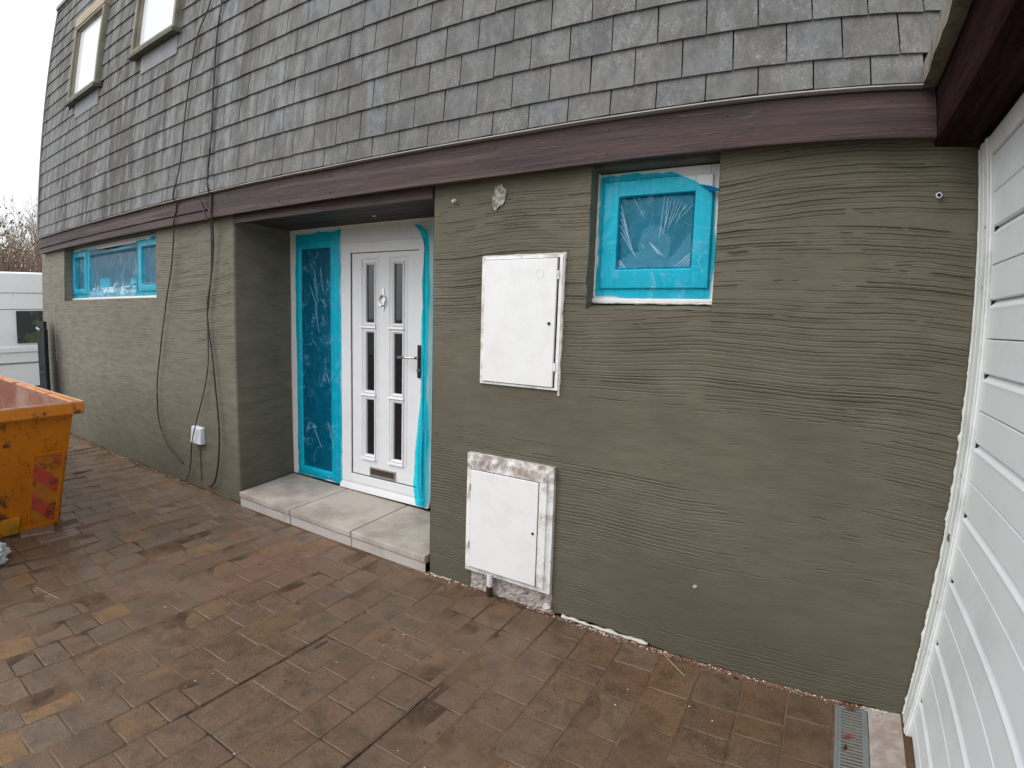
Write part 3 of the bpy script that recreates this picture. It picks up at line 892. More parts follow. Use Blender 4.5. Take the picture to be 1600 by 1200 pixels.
for k in range(15):
    x_ = .25 - k * .56 + random.uniform(-.05, .05)
    for z_ in (ZF + .035, fz1 - .035):
        if x_ < XJ: z_ = max(z_, ZF + .10)
        MB().tube([(x_, -.060, z_), (x_, -.0735, z_ + random.uniform(-.004, .004))], .0038, 7).build('nail_head', 'dkmetal', house)
# shingles ---------------------------------------------------------------------------
JW, GA, ZC0, R1H = .19773, .1603, 2.3715, .1093
JX0, JX1 = -2.6061, -2.503
SX0, SX1 = -7.87, 0.345
UW = [(-6.86, -6.05, 3.745, 4.722), (-5.23, -4.43, 3.765, 4.722)]      # upper windows
clad = MB(); clad.box(SX0 + .01, .34, -.070, .012, 2.372, 5.24); clad.box(.34, .61, -.070, .012, 2.45, 5.24)
cladding = clad.build('shingle_cladding', 'felt', house)
def in_win(xa, xb, za, zb):
    for (a, b, c, d) in UW:
        if xb > a - .02 and xa < b + .02 and zb > c + .01 and za < d: return True
    return False
def shingle_mesh(w, h, seed):
    r = random.Random(seed)
    g_ = .0027
    a, b = -w / 2 + g_, w / 2 - g_
    z0, z1 = 0.0, h + .045
    yb, yt = -.0185 + r.uniform(-.0010, .0010), -.004      # bottom edge stands proud, top tucks under the course above
    t = .0125
    j = [r.uniform(-.0014, .0014) for _ in range(6)]
    bow = r.uniform(-.0015, .0015)
    m = MB()
    # front in two vertical strips with a slight curl
    fr_ = [(a, yb, z0 + j[0]), (0, yb + bow - .0008, z0 + j[1]), (b, yb, z0 + j[2]), (a + j[3] * .3, yt, z1), (0, yt + bow * .5, z1), (b + j[4] * .3, yt, z1)]
    bk_ = [(a, yb + t, z0 + j[0]), (0, yb + t, z0 + j[1]), (b, yb + t, z0 + j[2])]
    m.quad(fr_[0], fr_[1], fr_[4], fr_[3]); m.quad(fr_[1], fr_[2], fr_[5], fr_[4])
    m.quad(bk_[0], bk_[1], fr_[1], fr_[0]); m.quad(bk_[1], bk_[2], fr_[2], fr_[1])
    m.face([bk_[0], fr_[0], fr_[3]]); m.face([fr_[2], bk_[2], fr_[5]])
    return m
sh_cache = {}
def sh_mesh(w, h, var):
    key = (round(w, 3), round(h, 3), var)
    if key not in sh_cache:
        m = shingle_mesh(w, h, int(w * 1000) * 13 + int(h * 1000) + var)
        me = bpy.data.meshes.new('shingle'); me.from_pydata(m.v, [], m.f); me.materials.append(MT['shingle'])
        ca = me.color_attributes.new('tone', 'FLOAT_COLOR', 'CORNER')
        ca.data.foreach_set('color', np.ones(4 * len(me.loops), dtype=np.float32))
        me.update(); sh_cache[key] = me
    return sh_cache[key]
sh = []
zrow = ZC0; rowi = 0
while zrow < 5.22:
    h = R1H if rowi == 0 else GA
    if zrow + h > 5.25: h = 5.25 - zrow
    off = JX0 if rowi % 2 == 0 else JX1
    k0 = math.ceil((SX0 - off) / JW) - 1; k1 = math.floor((.62 - off) / JW) + 1
    for k in range(k0, k1 + 1):
        a = max(SX0, off + k * JW); b = min(SX1 if rowi < 1 else .62, off + (k + 1) * JW)
        if b - a < .02: continue
        if in_win(a, b, zrow, zrow + h):
            for (wa, wb, wc, wd) in UW:
                if b > wa - .02 and a < wb + .02 and zrow + h > wc + .01 and zrow < wd:
                    if zrow < wc - .11: sh.append((a, b, zrow, wc - .050 - zrow - .045)); continue
                    if a < wa - .03 and wa - a < JW: sh.append((a, wa - .004, zrow, h))
                    if b > wb + .03 and b - wb < JW: sh.append((wb + .004, b, zrow, h))
            continue
        sh.append((a, b, zrow, h))
    zrow += h; rowi += 1
sc2 = []
for s in sh:
    v, dist = inview((s[0] + s[1]) / 2, -.09, s[2] + s[3] / 2)
    sc2.append((-(1 / dist ** 3 if v else 1e-6 / dist), s, v))
sc2.sort(key=lambda t: t[0])
def shcol():
    k = random.gauss(.144, .010); w = random.uniform(-.005, .006)
    if random.random() < .18: k *= .88; w += .006
    if random.random() < .12: k *= 1.10; w -= .008
    return (k - .001 + w * .6, k + .001 + w * .2, k + .006 - w * .6, 1)
nind = 0; rv, rf, rc = [], [], []
for s_, s, vis in sc2:
    a, b, z0_, h = s
    if vis and nind < 299:
        o = add_obj('shingle', sh_mesh(b - a, h, random.randrange(4) if abs(b - a - JW) < .001 else 0), cladding, ((a + b) / 2, -.080, z0_ + random.gauss(0, .0012)))
        o.rotation_euler = (0, random.gauss(0, .004), 0)
        o.color = shcol(); nind += 1
    else:
        m = shingle_mesh(b - a, h, random.randrange(9999)); b0 = len(rv); dz = random.gauss(0, .0012)
        rv += [(p[0] + (a + b) / 2 + 3.7, p[1] - .080 - 3.0, p[2] + z0_ + dz) for p in m.v]
        rf += [tuple(b0 + k for k in ff) for ff in m.f]
        c_ = shcol(); rc += [c_] * sum(len(ff) for ff in m.f)
me = bpy.data.meshes.new('far_shingles'); me.from_pydata(rv, [], rf); me.materials.append(MT['shingle'])
ca = me.color_attributes.new('tone', 'FLOAT_COLOR', 'CORNER'); ca.data.foreach_set('color', np.array(rc, dtype=np.float32).ravel())
o = add_obj('far_shingles', me, cladding); o.color = (1, 1, 1, 1); tag(o, kind='stuff')
# verge and top cap
vg = MB(); vg.box(SX0 - .03, SX0 + .005, -.105, 7.2, 2.372, 5.27); vg.build('verge_board', 'lead', house)
cp_ = MB(); cp_.box(SX0 - .05, .6, -.12, 7.3, 5.25, 5.30); cp_.build('roof_edge', 'lead', house)

# upper windows -----------------------------------------------------------------------
for i, (a, b, c, d) in enumerate(UW):
    w = root_ = None
    fw = MB(); yf = -.150
    fw.frame(a, b, yf, -.03, c, d - .12, .036, wb=.034, wt=.03)
    w = fw.build('upper_window', 'mossframe', house, bevel=.004)
    w['label'] = ['far upper window with mossy cream frame', 'nearer upper window with green stained frame'][i]
    inn = MB(); inn.frame(a + .036, b - .036, yf + .03, yf + .07, c + .034, d - .15, .030, wb=.03, wt=.02)
    inn.build('casement', 'mossframe', w)
    hb = MB(); hb.box(a - .004, b + .004, yf - .008, -.03, d - .12, d); hb.build('head_board', 'creamboard', w, bevel=.003)
    sl = MB(); sl.hexa([(a - .02, yf - .022, c - .045), (b + .02, yf - .022, c - .045), (b + .02, -.03, c - .03), (a - .02, -.03, c - .03),
                        (a - .02, yf - .022, c - .006), (b + .02, yf - .022, c - .006), (b + .02, -.03, c - .001), (a - .02, -.03, c - .001)])
    sl.build('sill', 'mossdark', w, bevel=.003)
    ck = MB(); ck.box(b - .002, b + .010, yf + .012, -.05, c, d - .121); ck.build('cheek_board', 'mossframe', w)
    pn = MB(); pn.box(a + .060, b - .060, yf + .05, yf + .056, c + .06, d - .165); pn.build('pane', 'bright_glass', w)
    ap = MB(); ap.hexa([(a + .14, -.099, c - .205), (b - .01, -.099, c - .205), (b - .01, -.07, c - .205), (a + .14, -.07, c - .205),
                        (a + .14, -.103, c - .044), (b - .01, -.103, c - .044), (b - .01, -.07, c - .044), (a + .14, -.07, c - .044)])
    ap.build('apron_flashing', 'lead', w)

# recess ceiling boards ----------------------------------------------------------------
yy = .022; zc_ = 2.158
while yy < RECD:
    y2 = min(yy + .088, RECD + .02)
    m = MB(); m.box(-3.78, RECR, yy + .003, y2, zc_ + random.uniform(-.0015, .0015), zc_ + .02)
    m.build('soffit_board', 'soffit', house); yy = y2
sb = MB(); sb.box(-3.78, RECR, .02, RECD + .1, zc_ + .012, zc_ + .03); sb.build('soffit_backing', 'black', house)
knot = MB(); knot.tube([(-2.62, .33, zc_ - .006), (-2.60, .335, zc_ + .004)], [.006, .014], 7); knot.build('ceiling_screw', 'whitemort', house)

# front door -------------------------------------------------------------------------
yd = .545
fd = MB(); DX0, DX1 = -3.150, -2.262
fd.frame(DX0, DX1, yd - .012, yd + .05, .152, 2.156, .082, wb=.10, wt=.130)
door = fd.build('front_door', 'pvc', house, bevel=.003)
fi = MB(); ya_, yb2_ = yd - .024, yd - .0125
fi.box(-3.139, -3.040, ya_, yb2_, .205, 2.027); fi.box(-2.382, -2.338, ya_, yb2_, .205, 2.027)
fi.box(-3.040, -2.382, ya_ + .0005, yb2_, 1.950, 2.027); fi.box(-3.040, -2.382, ya_ + .0005, yb2_, .205, .273)
fi.build('inner_frame', 'pvc', door, bevel=.004)
th = MB(); th.hexa([(-3.147, yd - .045, .150), (-2.262, yd - .045, .150), (-2.262, yd, .150), (-3.147, yd, .150),
                    (-3.147, yd - .035, .185), (-2.262, yd - .035, .185), (-2.262, yd, .200), (-3.147, yd, .200)])
th.build('threshold', 'pvc', door, bevel=.003)
LX0, LX1, LZ0, LZ1 = -3.036, -2.386, .277, 1.946
lf = MB()
gl_cols = [(-2.891, -2.812), (-2.619, -2.541)]
gl_rows = [(1.443, 1.862), (.937, 1.371), (.446, .867)]
yl = yd - .008
# leaf built round the six lights so that each pane sits in a real rebate
xsb = [LX0, gl_cols[0][0], gl_cols[0][1], gl_cols[1][0], gl_cols[1][1], LX1]
zsb = [LZ0, gl_rows[2][0], gl_rows[2][1], gl_rows[1][0], gl_rows[1][1], gl_rows[0][0], gl_rows[0][1], LZ1]
for i in range(5):
    for j in range(7):
        if i in (1, 3) and j in (1, 3, 5): continue
        lf.quad((xsb[i], yl, zsb[j]), (xsb[i + 1], yl, zsb[j]), (xsb[i + 1], yl, zsb[j + 1]), (xsb[i], yl, zsb[j + 1]))
for (a, b) in gl_cols:
    for (c, d) in gl_rows:
        lf.quad((a, yl, c), (a, yl + .02, c), (a, yl + .02, d), (a, yl, d)); lf.quad((b, yl, c), (b, yl + .02, c), (b, yl + .02, d), (b, yl, d))
        lf.quad((a, yl, c), (b, yl, c), (b, yl + .02, c), (a, yl + .02, c)); lf.quad((a, yl, d), (b, yl, d), (b, yl + .02, d), (a, yl + .02, d))
leaf = lf.build('door_leaf', 'pvc', door)
gp = MB(); gp.frame(LX0 - .0035, LX1 + .0035, yd - .0070, yd + .001, LZ0 - .0035, LZ1 + .0035, .010); gp.build('door_gasket', 'black', door)
gp = MB(); gp.box(LX0 + .02, LX1 - .02, yd + .0185, yd + .0195, LZ0 + .02, LZ1 - .02); gp.build('dark_hall', 'black', door)
for (a, b) in gl_cols:
    bd = MB()
    bd.ring(a - .050, b + .050, gl_rows[2][0] - .045, gl_rows[0][1] + .050, .013, yl - .002, yl - .0055, yl)
    bd.build('panel_bead', 'pvc', door)
    for (c, d) in gl_rows:
        rg = MB(); rg.ring(a - .020, b + .020, c - .020, d + .020, .019, yl - .009, yl - .001, yl)
        rg.build('pane_moulding', 'pvc', door)
        if True:
            lg = MB()
            lg.hexa([(a - .042, yl - .020, c - .040), (b + .024, yl - .020, c - .040), (b + .024, yl, c - .050), (a - .042, yl, c - .050),
                     (a - .042, yl - .014, c - .024), (b + .024, yl - .014, c - .024), (b + .020, yl, c - .021), (a - .024, yl, c - .021)])
            lg.build('pane_ledge', 'pvc', door, bevel=.002)
        p_ = MB(); p_.box(a, b, yl + .012, yl + .018, c, d); p_.build('glass_pane', 'glass', door)
lb = MB(); lb.frame(-2.846, -2.592, yl - .012, yl, .284, .352, .010); lb.build('letterbox', 'steel', door, bevel=.002)
lb2 = MB(); lb2.hexa([(-2.836, yl - .009, .296), (-2.602, yl - .009, .296), (-2.602, yl, .294), (-2.836, yl, .294), (-2.836, yl - .006, .341), (-2.602, yl - .006, .341), (-2.602, yl, .342), (-2.836, yl, .342)])
lb2.build('letterbox_flap', 'chrome', door, bevel=.001)
kn = MB()
prof = [(1.692, .004), (1.684, .009), (1.672, .004), (1.664, .011), (1.652, .005), (1.644, .014), (1.634, .020), (1.61, .024), (1.586, .020), (1.576, .011), (1.567, .005), (1.556, .010), (1.545, .004), (1.535, .007), (1.529, .003)]
for k in range(len(prof) - 1):
    (za, ra), (zb, rb_) = prof[k], prof[k + 1]
    cxk = -2.718
    kn.hexa([(cxk - rb_, yl - .007, zb), (cxk + rb_, yl - .007, zb), (cxk + rb_, yl, zb), (cxk - rb_, yl, zb), (cxk - ra, yl - .007, za), (cxk + ra, yl - .007, za), (cxk + ra, yl, za), (cxk - ra, yl, za)])
knob = kn.build('door_knocker', 'chrome', door)
rg = []
for k in range(17):
    t = 2 * math.pi * k / 16; rg.append((-2.718 + .030 * math.cos(t), yl - .016, 1.600 + .036 * math.sin(t)))
MB().tube(rg, .0048, 6, False).build('door_knocker_ring', 'chrome', door)
MB().tube([(-2.718, yl - .004, 1.637), (-2.718, yl - .026, 1.634)], .009, 8).build('door_knocker_boss', 'chrome', door)
hp_ = MB(); hp_.box(-2.383, -2.353, yd - .033, yd - .0245, 1.070, 1.302); hp_.build('handle_plate', 'dkmetal', door, bevel=.005)
MB().tube([(-2.368, yd - .035, 1.213), (-2.368, yd - .072, 1.213), (-2.376, yd - .078, 1.213), (-2.45, yd - .078, 1.212), (-2.525, yd - .074, 1.209)], [.012, .010, .010, .009, .008], 10).build('door_handle', 'chrome', door, smooth=True)
MB().tube([(-2.368, yd - .034, 1.125), (-2.368, yd - .044, 1.125)], .011, 10).build('lock_barrel', 'chrome', door)
# side light
sd_ = MB(); sd_.frame(-3.752, DX0 - .004, yd - .012, yd + .05, .152, 2.156, .10, wb=.06, wt=.125)
slw = sd_.build('side_light_window', 'pvc', house, bevel=.003)
si = MB(); si.ring(-3.652 + .0, -3.250 + .02, .195, 2.045, .040, yd - .020, yd - .006, yd - .011); si.build('glazing_bead', 'pvc', slw)
gpn = MB(); gpn.box(-3.652, -3.205, yd + .010, yd + .016, .21, 2.035); gpn.build('glass_pane', 'glass', slw)
# white sealant run along the left edge and top of the frame
s_l = MB(); pts = [(-3.752 + .004 * mnoise.noise((0, 0, z_ * 9)), yd - .016, z_) for z_ in np.linspace(.15, 2.15, 60)]
s_l.tube(pts, [.005 + .003 * abs(mnoise.noise((3, 0, p[2] * 14))) for p in pts], 5)
pts = [(x_, yd - .016, 2.155 + .003 * mnoise.noise((x_ * 9, 0, 0))) for x_ in np.linspace(-3.75, -2.26, 50)]
s_l.tube(pts, [.007 + .004 * abs(mnoise.noise((3, 5, p[0] * 14))) for p in pts], 5)
s_l.build('sealant_bead', 'sealant', slw)

# left window and small window -----------------------------------------------------------
wy = .100
lw = MB(); lw.frame(-7.215, -4.885, wy, wy + .06, 1.628, 2.186, .050)
lw.box(-6.745, -6.690, wy + .001, wy + .06, 1.678, 2.136); lw.box(-5.475, -5.415, wy + .001, wy + .06, 1.678, 2.136)
lwin = lw.build('left_window', 'pvc', house, bevel=.003)
lwin['label'] = 'long low window with three lights'
for (a, b) in ((-7.165, -6.745), (-5.415, -4.935)):
    c_ = MB(); c_.frame(a, b, wy - .014, wy + .03, 1.678, 2.136, .052); c_.build('casement', 'pvc', lwin, bevel=.003)
for (a, b) in ((-7.113, -6.797), (-6.690, -5.475), (-5.363, -4.987)):
    c_ = MB(); c_.box(a - .003, b + .003, wy + .032, wy + .038, 1.70, 2.12); c_.build('glass_pane', 'glass', lwin)
# things standing on the inside of the sill
for (a, b, z1_) in ((-6.43, -6.17, 1.83), (-5.66, -5.56, 1.81)):
    c_ = MB(); c_.box(a, b, wy + .012, wy + .030, 1.69, z1_)
    c_.build('sill_ornament', 'plastic', lwin, bevel=.004)
ws = MB(); ws.box(-7.225, -4.885, wy - .02, wy + .02, 1.612, 1.632); ws.build('sill', 'pvc', lwin, bevel=.003)
lv = MB(); lv.box(-7.16, -4.93, .19, .2, 1.6, 2.2); lv.build('dark_room', 'black', lwin)

sw = MB(); sw.frame(-.940, -.379, wy, wy + .06, 1.600, 2.178, .052)
swin = sw.build('small_window', 'pvc', house, bevel=.003)
c_ = MB(); c_.frame(-.905, -.418, wy - .016, wy + .03, 1.652, 2.135, .072, wb=.085, wt=.070); c_.build('casement', 'pvc', swin, bevel=.004)
c_ = MB(); c_.box(-.836, -.487, wy + .022, wy + .028, 1.73, 2.07); c_.build('glass_pane', 'glass', swin)
c_ = MB(); c_.box(-.944, -.377, wy - .022, wy + .02, 1.588, 1.604); c_.build('sill', 'pvc', swin, bevel=.003)
s2 = MB()
for (p0, p1, r0) in (((-.934, wy - .006, 1.595), (-.936, wy - .006, 2.18), .007), ((-.934, wy - .018, 1.586), (-.38, wy - .018, 1.584), .006)):
    pts = [tuple(Vector(p0).lerp(Vector(p1), t) + Vector((.003 * mnoise.noise((t * 20, 1, 0)), 0, .003 * mnoise.noise((t * 20, 5, 0))))) for t in np.linspace(0, 1, 40)]
    s2.tube(pts, [r0 * (.7 + .9 * abs(mnoise.noise((t * 25, 9, 0)))) for t in np.linspace(0, 1, 40)], 5)
s2.build('sealant_bead', 'sealant', swin)

# meter boxes ---------------------------------------------------------------------------
eb = MB(); eb.frame(-1.512, -1.057, -.012, .02, 1.155, 1.807, .017, wb=.012, wt=.016)
ebox = eb.build('electric_meter_box', 'meterframe', house, bevel=.002)
ebox['label'] = 'upper white meter box'
d_ = MB(); d_.box(-1.492, -1.083, -.020, -.004, 1.170, 1.788); ed = d_.build('meter_door', 'meterdoor', ebox, bevel=.003)
d_ = MB(); d_.box(-1.495, -1.074, -.004, .018, 1.167, 1.791); d_.build('door_shadow_gap', 'black', ebox)
MB().tube([(-1.112, -.0195, 1.480), (-1.112, -.0235, 1.480)], .0085, 12).build('lock', 'brown', ebox)
rg = [(-1.172 + .020 * math.cos(2 * math.pi * k / 20), -.0203, 1.716 + .020 * math.sin(2 * math.pi * k / 20)) for k in range(21)]
MB().tube(rg, .0014, 4, False).build('moulded_ring', 'meterdoor', ebox)
for z_ in (1.69, 1.25): MB().box(-1.082, -1.072, -.019, -.010, z_, z_ + .04).build('hinge', 'meterframe', ebox)
mo = MB()
pts = [(-1.052 + .004 * mnoise.noise((0, 3, z_ * 12)), -.004, z_) for z_ in np.linspace(1.13, 1.815, 50)]
mo.tube(pts, [.006 + .008 * abs(mnoise.noise((1, 0, p[2] * 18))) for p in pts], 5)
pts = [(x_, -.003, 1.810 + .003 * mnoise.noise((x_ * 12, 0, 0))) for x_ in np.linspace(-1.51, -1.055, 40)]
mo.tube(pts, [.003 + .005 * abs(mnoise.noise((1, 6, p[0] * 18))) for p in pts], 5)
mo.build('mortar_edge', 'whitemort', ebox)

gb = MB()
gx0, gx1, gz0_, gz1_ = -1.566, -1.048, .118, .774
gb.ring(gx0, gx1, gz0_, gz1_, .040, -.028, -.037, .01)
gb.box(gx1 - .012, gx1 - .002, -.027, .012, gz0_ + .01, gz1_ - .01)
gbox = gb.build('gas_meter_box', 'meterframe', house, bevel=0)
gbox['label'] = 'lower white meter box with grimy surround'
d_ = MB()
d_.quad((gx0 + .04, -.0372, gz1_ - .04), (gx1 - .06, -.0372, gz1_ - .082), (gx1 - .06, -.0372, gz1_ - .04), (gx0 + .04, -.0372, gz1_ - .04))
d_ = MB(); d_.frame(gx0 + .030, gx1 - .030, -.040, -.036, gz0_ + .024, gz1_ - .030, .004, wt=.052, wb=.004); d_.box(gx1 - .073, gx1 - .034, -.0405, -.036, gz0_ + .03, gz1_ - .083)
d_.build('inner_trim', 'meterframe', gbox, bevel=.001)
d_ = MB(); d_.box(-1.530, -1.124, -.046, -.036, .148, .689); d_.build('meter_door', 'meterdoor', gbox, bevel=.003)
d_ = MB(); d_.box(-1.533, -1.121, -.0405, -.0355, .145, .692); d_.build('door_shadow_gap', 'black', gbox)
MB().tube([(-1.146, -.0455, .424), (-1.146, -.0485, .424)], .0075, 12).build('lock', 'brown', gbox)
for z_ in (.57, .25): MB().box(-1.536, -1.528, -.047, -.040, z_, z_ + .04).build('hinge', 'steel', gbox)
MB().tube([(-1.402, -.030, .13), (-1.402, -.030, .062)], .0165, 14).build('gas_pipe', 'meterframe', gbox, smooth=False)
MB().tube([(-1.402, -.030, .064), (-1.402, -.030, .030), (-1.400, -.028, .002)], [.0185, .0185, .014], 14).build('pipe_cap', 'brown', gbox)
# small fixings left in the wall
MB().tube([(.405, .01, 1.992), (.402, -.022, 1.987)], .011, 10).build('pipe_stub', 'plastic', house)
MB().tube([(.4022, -.0215, 1.9872), (.4020, -.0228, 1.9870)], .0068, 10).build('pipe_stub_bore', 'black', house)
MB().tube([(-1.700, .005, 2.100), (-1.700, -.018, 2.098), (-1.682, -.024, 2.102)], [.012, .009, .006], 7).build('wall_hook', 'whitemort', house)
jb_ = MB(); jb_.hexa([(-4.315, -.045, .428), (-4.160, -.045, .425), (-4.160, .004, .425), (-4.315, .004, .428), (-4.310, -.032, .562), (-4.166, -.032, .558), (-4.160, .004, .566), (-4.315, .004, .568)])
jbx = jb_.build('telephone_junction_box', 'plastic', house, bevel=.008)
MB().box(-4.262, -4.232, -.014, .004, .12, .428).build('cable_conduit', 'plaster', jbx)
# house corner scar and far render
MB().tube([(-7.55, -.003, .9 + .05 * k) for k in range(14)], .004, 4).build('corner_bead', 'whitemort', house)

# ================================================================== GARAGE
gar = root('garage', (2.0, -2.0, 0), 'garage with white panelled door and shade-darkened maroon roof beam, at right angles to the house', 'garage')
bm_ = MB()
bm_.hexa([(.388, -.0, 2.180), (.60, -.0, 2.180), (.60, -.0, 2.35), (.388, -.0, 2.35)][:0] or
         [(.456, -4.5, 2.172), (.66, -4.5, 2.172), (.66, -.041, 2.180), (.388, -.041, 2.180),
          (.456, -4.5, 2.372), (.66, -4.5, 2.372), (.66, -.041, 2.372), (.388, -.041, 2.372)])
bm_.build('roof_beam', 'wood_y', gar)
sf_ = MB(); sf_.box(.389, .70, -.0405, .21, 2.168, 2.372); sf_.build('corner_soffit', 'wood_y', gar)
ms = MB(); n_ = 60
for i in range(n_):
    a = -4.5 + 4.44 * i / n_; b = -4.5 + 4.44 * (i + 1) / n_
    def xe(y): return .338 + .008 * (-y / 1.0) * .3 + .003 * float(vnoise(y * 14, 3))
    za, zb = .004 * float(vnoise(a * 12, 8)), .004 * float(vnoise(b * 12, 8))
    ms.hexa([(xe(a), a, 2.358 + za), (.42, a, 2.373), (.42, b, 2.373), (xe(b), b, 2.358 + zb), (xe(a) + .004, a, 2.432 + za), (.42, a, 2.44), (.42, b, 2.44), (xe(b) + .004, b, 2.432 + zb)])
ms.build('mossy_roof_edge', 'moss', gar)
rfz = MB(); rfz.box(.42, 3.6, -4.5, -.105, 2.374, 2.43); rfz.build('flat_roof', 'felt', gar)
cr = MB(); cr.box(.66, 3.6, -4.5, -4.4, -.1, 2.37); cr.box(3.5, 3.6, -4.4, 0, -.1, 2.37); cr.build('garage_wall', 'plaster', gar)
# frame
GX = XR
gf = MB()
gf.box(GX, GX + .09, -.140, -.003, -.02, 2.166)
gf.box(GX + .002, GX + .09, -4.4, -.140, 2.100, 2.166)
gf.box(GX, GX + .09, -4.4, -4.25, -.02, 2.099)
gfr = gf.build('door_frame', 'gframe', gar, bevel=.006)
gr = MB()
gr.box(GX - .007, GX - .0005, -.138, -.105, -.01, 2.16); gr.box(GX - .004, GX - .0005, -.070, -.030, -.01, 2.163); gr.build('frame_bead', 'gframe', gar, bevel=.002)
# ragged white paint along the frame edge on to the render
pe = MB(); zz = np.linspace(-.01, 2.155, 190)
for i in range(189):
    def wd(z_): return .003 + .004 * max(0, float(vnoise(z_ * 31, 4)) + .1) * (1.5 if z_ < 1.3 else .3) + .004 * max(0, float(vnoise(z_ * 120, 6))) * (1 if z_ < 1.4 else .4)
    a, b = zz[i], zz[i + 1]
    pe.hexa([(GX - wd(a), -.005, a), (GX + .002, -.009, a), (GX + .002, .002, a), (GX - wd(a), .002, a), (GX - wd(b), -.005, b), (GX + .002, -.009, b), (GX + .002, .002, b), (GX - wd(b), .002, b)])
pe.build('ragged_paint_edge', 'sealant', gar)
for z_ in (1.86, 1.66, 1.02, .55):
    MB().tube([(GX - .0005, -.122, z_), (GX - .0095, -.122, z_)], .0045, 8).build('frame_screw', 'steel', gar)
# door of alternating boards
gd = MB(); gd.box(GX + .045, GX + .052, -4.25, -.141, .0, 2.1)
gdoor = gd.build('garage_door', 'gdoor', gar)
Zl = [2.098, 1.974, 1.858, 1.732, 1.617, 1.490, 1.376, 1.251, 1.143, 1.012, .900, .782, .660, .538, .415, .297, .170, .070, .018]
# even indices >=2 are the wide stepped grooves
Y0g, Y1g = -4.25, -.146
for i in range(len(Zl) - 1):
    zt_, zb_ = Zl[i], Zl[i + 1]
    m = MB()
    wide = (i % 2 == 0 and i >= 2)
    xf = GX + .012
    P_ = []
    if wide:
        # rounded shoulder under the groove
        seq = [(xf + .018, zt_ - .001), (xf + .014, zt_ - .007), (xf + .0055, zt_ - .016), (xf - .001, zt_ - .026), (xf, zt_ - .038), (xf, zb_ + .0035), (xf + .004, zb_ + .0015), (xf + .018, zb_ + .0015)]
    else:
        nxt_wide = (i + 1) % 2 == 0 and i + 1 >= 2
        seq = [(xf + .018, zt_ - .0015), (xf + .004, zt_ - .0015), (xf, zt_ - .0045), (xf, zb_ + .004), (xf + .003, zb_ + .0005), (xf + .022, zb_ + .0005)]
    yw = Y1g - (.018 if wide else 0)
    for k in range(len(seq) - 1):
        (xa, za), (xb, zb2) = seq[k], seq[k + 1]
        ya = Y1g - (.013 if (wide and k < 2) else 0)
        m.quad((xa, Y0g, za), (xb, Y0g, zb2), (xb, ya, zb2), (xa, ya, za))
        m.quad((xa, ya, za), (xb, ya, zb2), (GX + .03, ya, zb2), (GX + .03, ya, za))
    m.build('panel', 'gdoor', gdoor)
    if wide:
        m = MB(); m.box(GX + .0165, GX + .034, Y1g - .0135, Y1g - .0005, zt_ - .018, zt_ - .002); m.build('groove_hole_shade', 'black', gdoor)  # solid black block stands for the shade inside the notch
hn = MB(); hn.box(GX - .012, GX + .002, -.118, -.088, .775, .800); hn.build('latch_keep', 'chrome', gar, bevel=.003)
MB().tube([(GX + .010, -.90, .42), (GX + .006, -.95, .30), (GX + .010, -1.0, .20)], .0012, 4).build('scratch', 'leafbrown', gdoor)

# ================================================================== OBJECTS
# doorstep
st = root('doorstep', (-2.75, .27, 0), 'low doorstep of three pale slabs on concrete blocks in front of the white door', 'doorstep')
sxs = [-3.672, -3.070, -2.462, -1.850]
for i in range(3):
    a, b = sxs[i] + .004, sxs[i + 1] - .004
    zt = .138 - .0148 * ((a + b) / 2 + 3.67)
    zl_ = .137 - .0155 * (a + 3.67); zr_ = .137 - .0155 * (b + 3.67)
    yb_ = .52
    m = MB(); e = .5 * (i - 1) * .0
    m.hexa([(a, -.026, zl_ - .040), (b, -.026, zr_ - .040), (b - .0, yb_, zr_ - .040 + .012), (a - (.05 if i == 0 else 0), yb_, zl_ - .040 + .012),
            (a, -.026, zl_), (b, -.026, zr_), (b, yb_, zr_ + .014), (a - (.055 if i == 0 else 0), yb_, zl_ + .014)])
    m.build('slab', 'slab', st, bevel=.005)
    m = MB(); m.hexa([(a, -.018, -.05), (b - .002, -.018, -.05), (b - .002, .12, -.05), (a, .12, -.05), (a, -.018, zl_ - .046), (b - .002, -.018, zr_ - .046), (b - .002, .12, zr_ - .045), (a, .12, zl_ - .045)])
    m.build('riser_block', 'block', st, bevel=.003)
mm = MB(); mm.box(-3.74, RECR - .002, .115, RECD, -.05, .088); mm.box(-3.66, -1.856, -.012, .115, -.05, .080); mm.build('mortar_bed', 'rough', st)

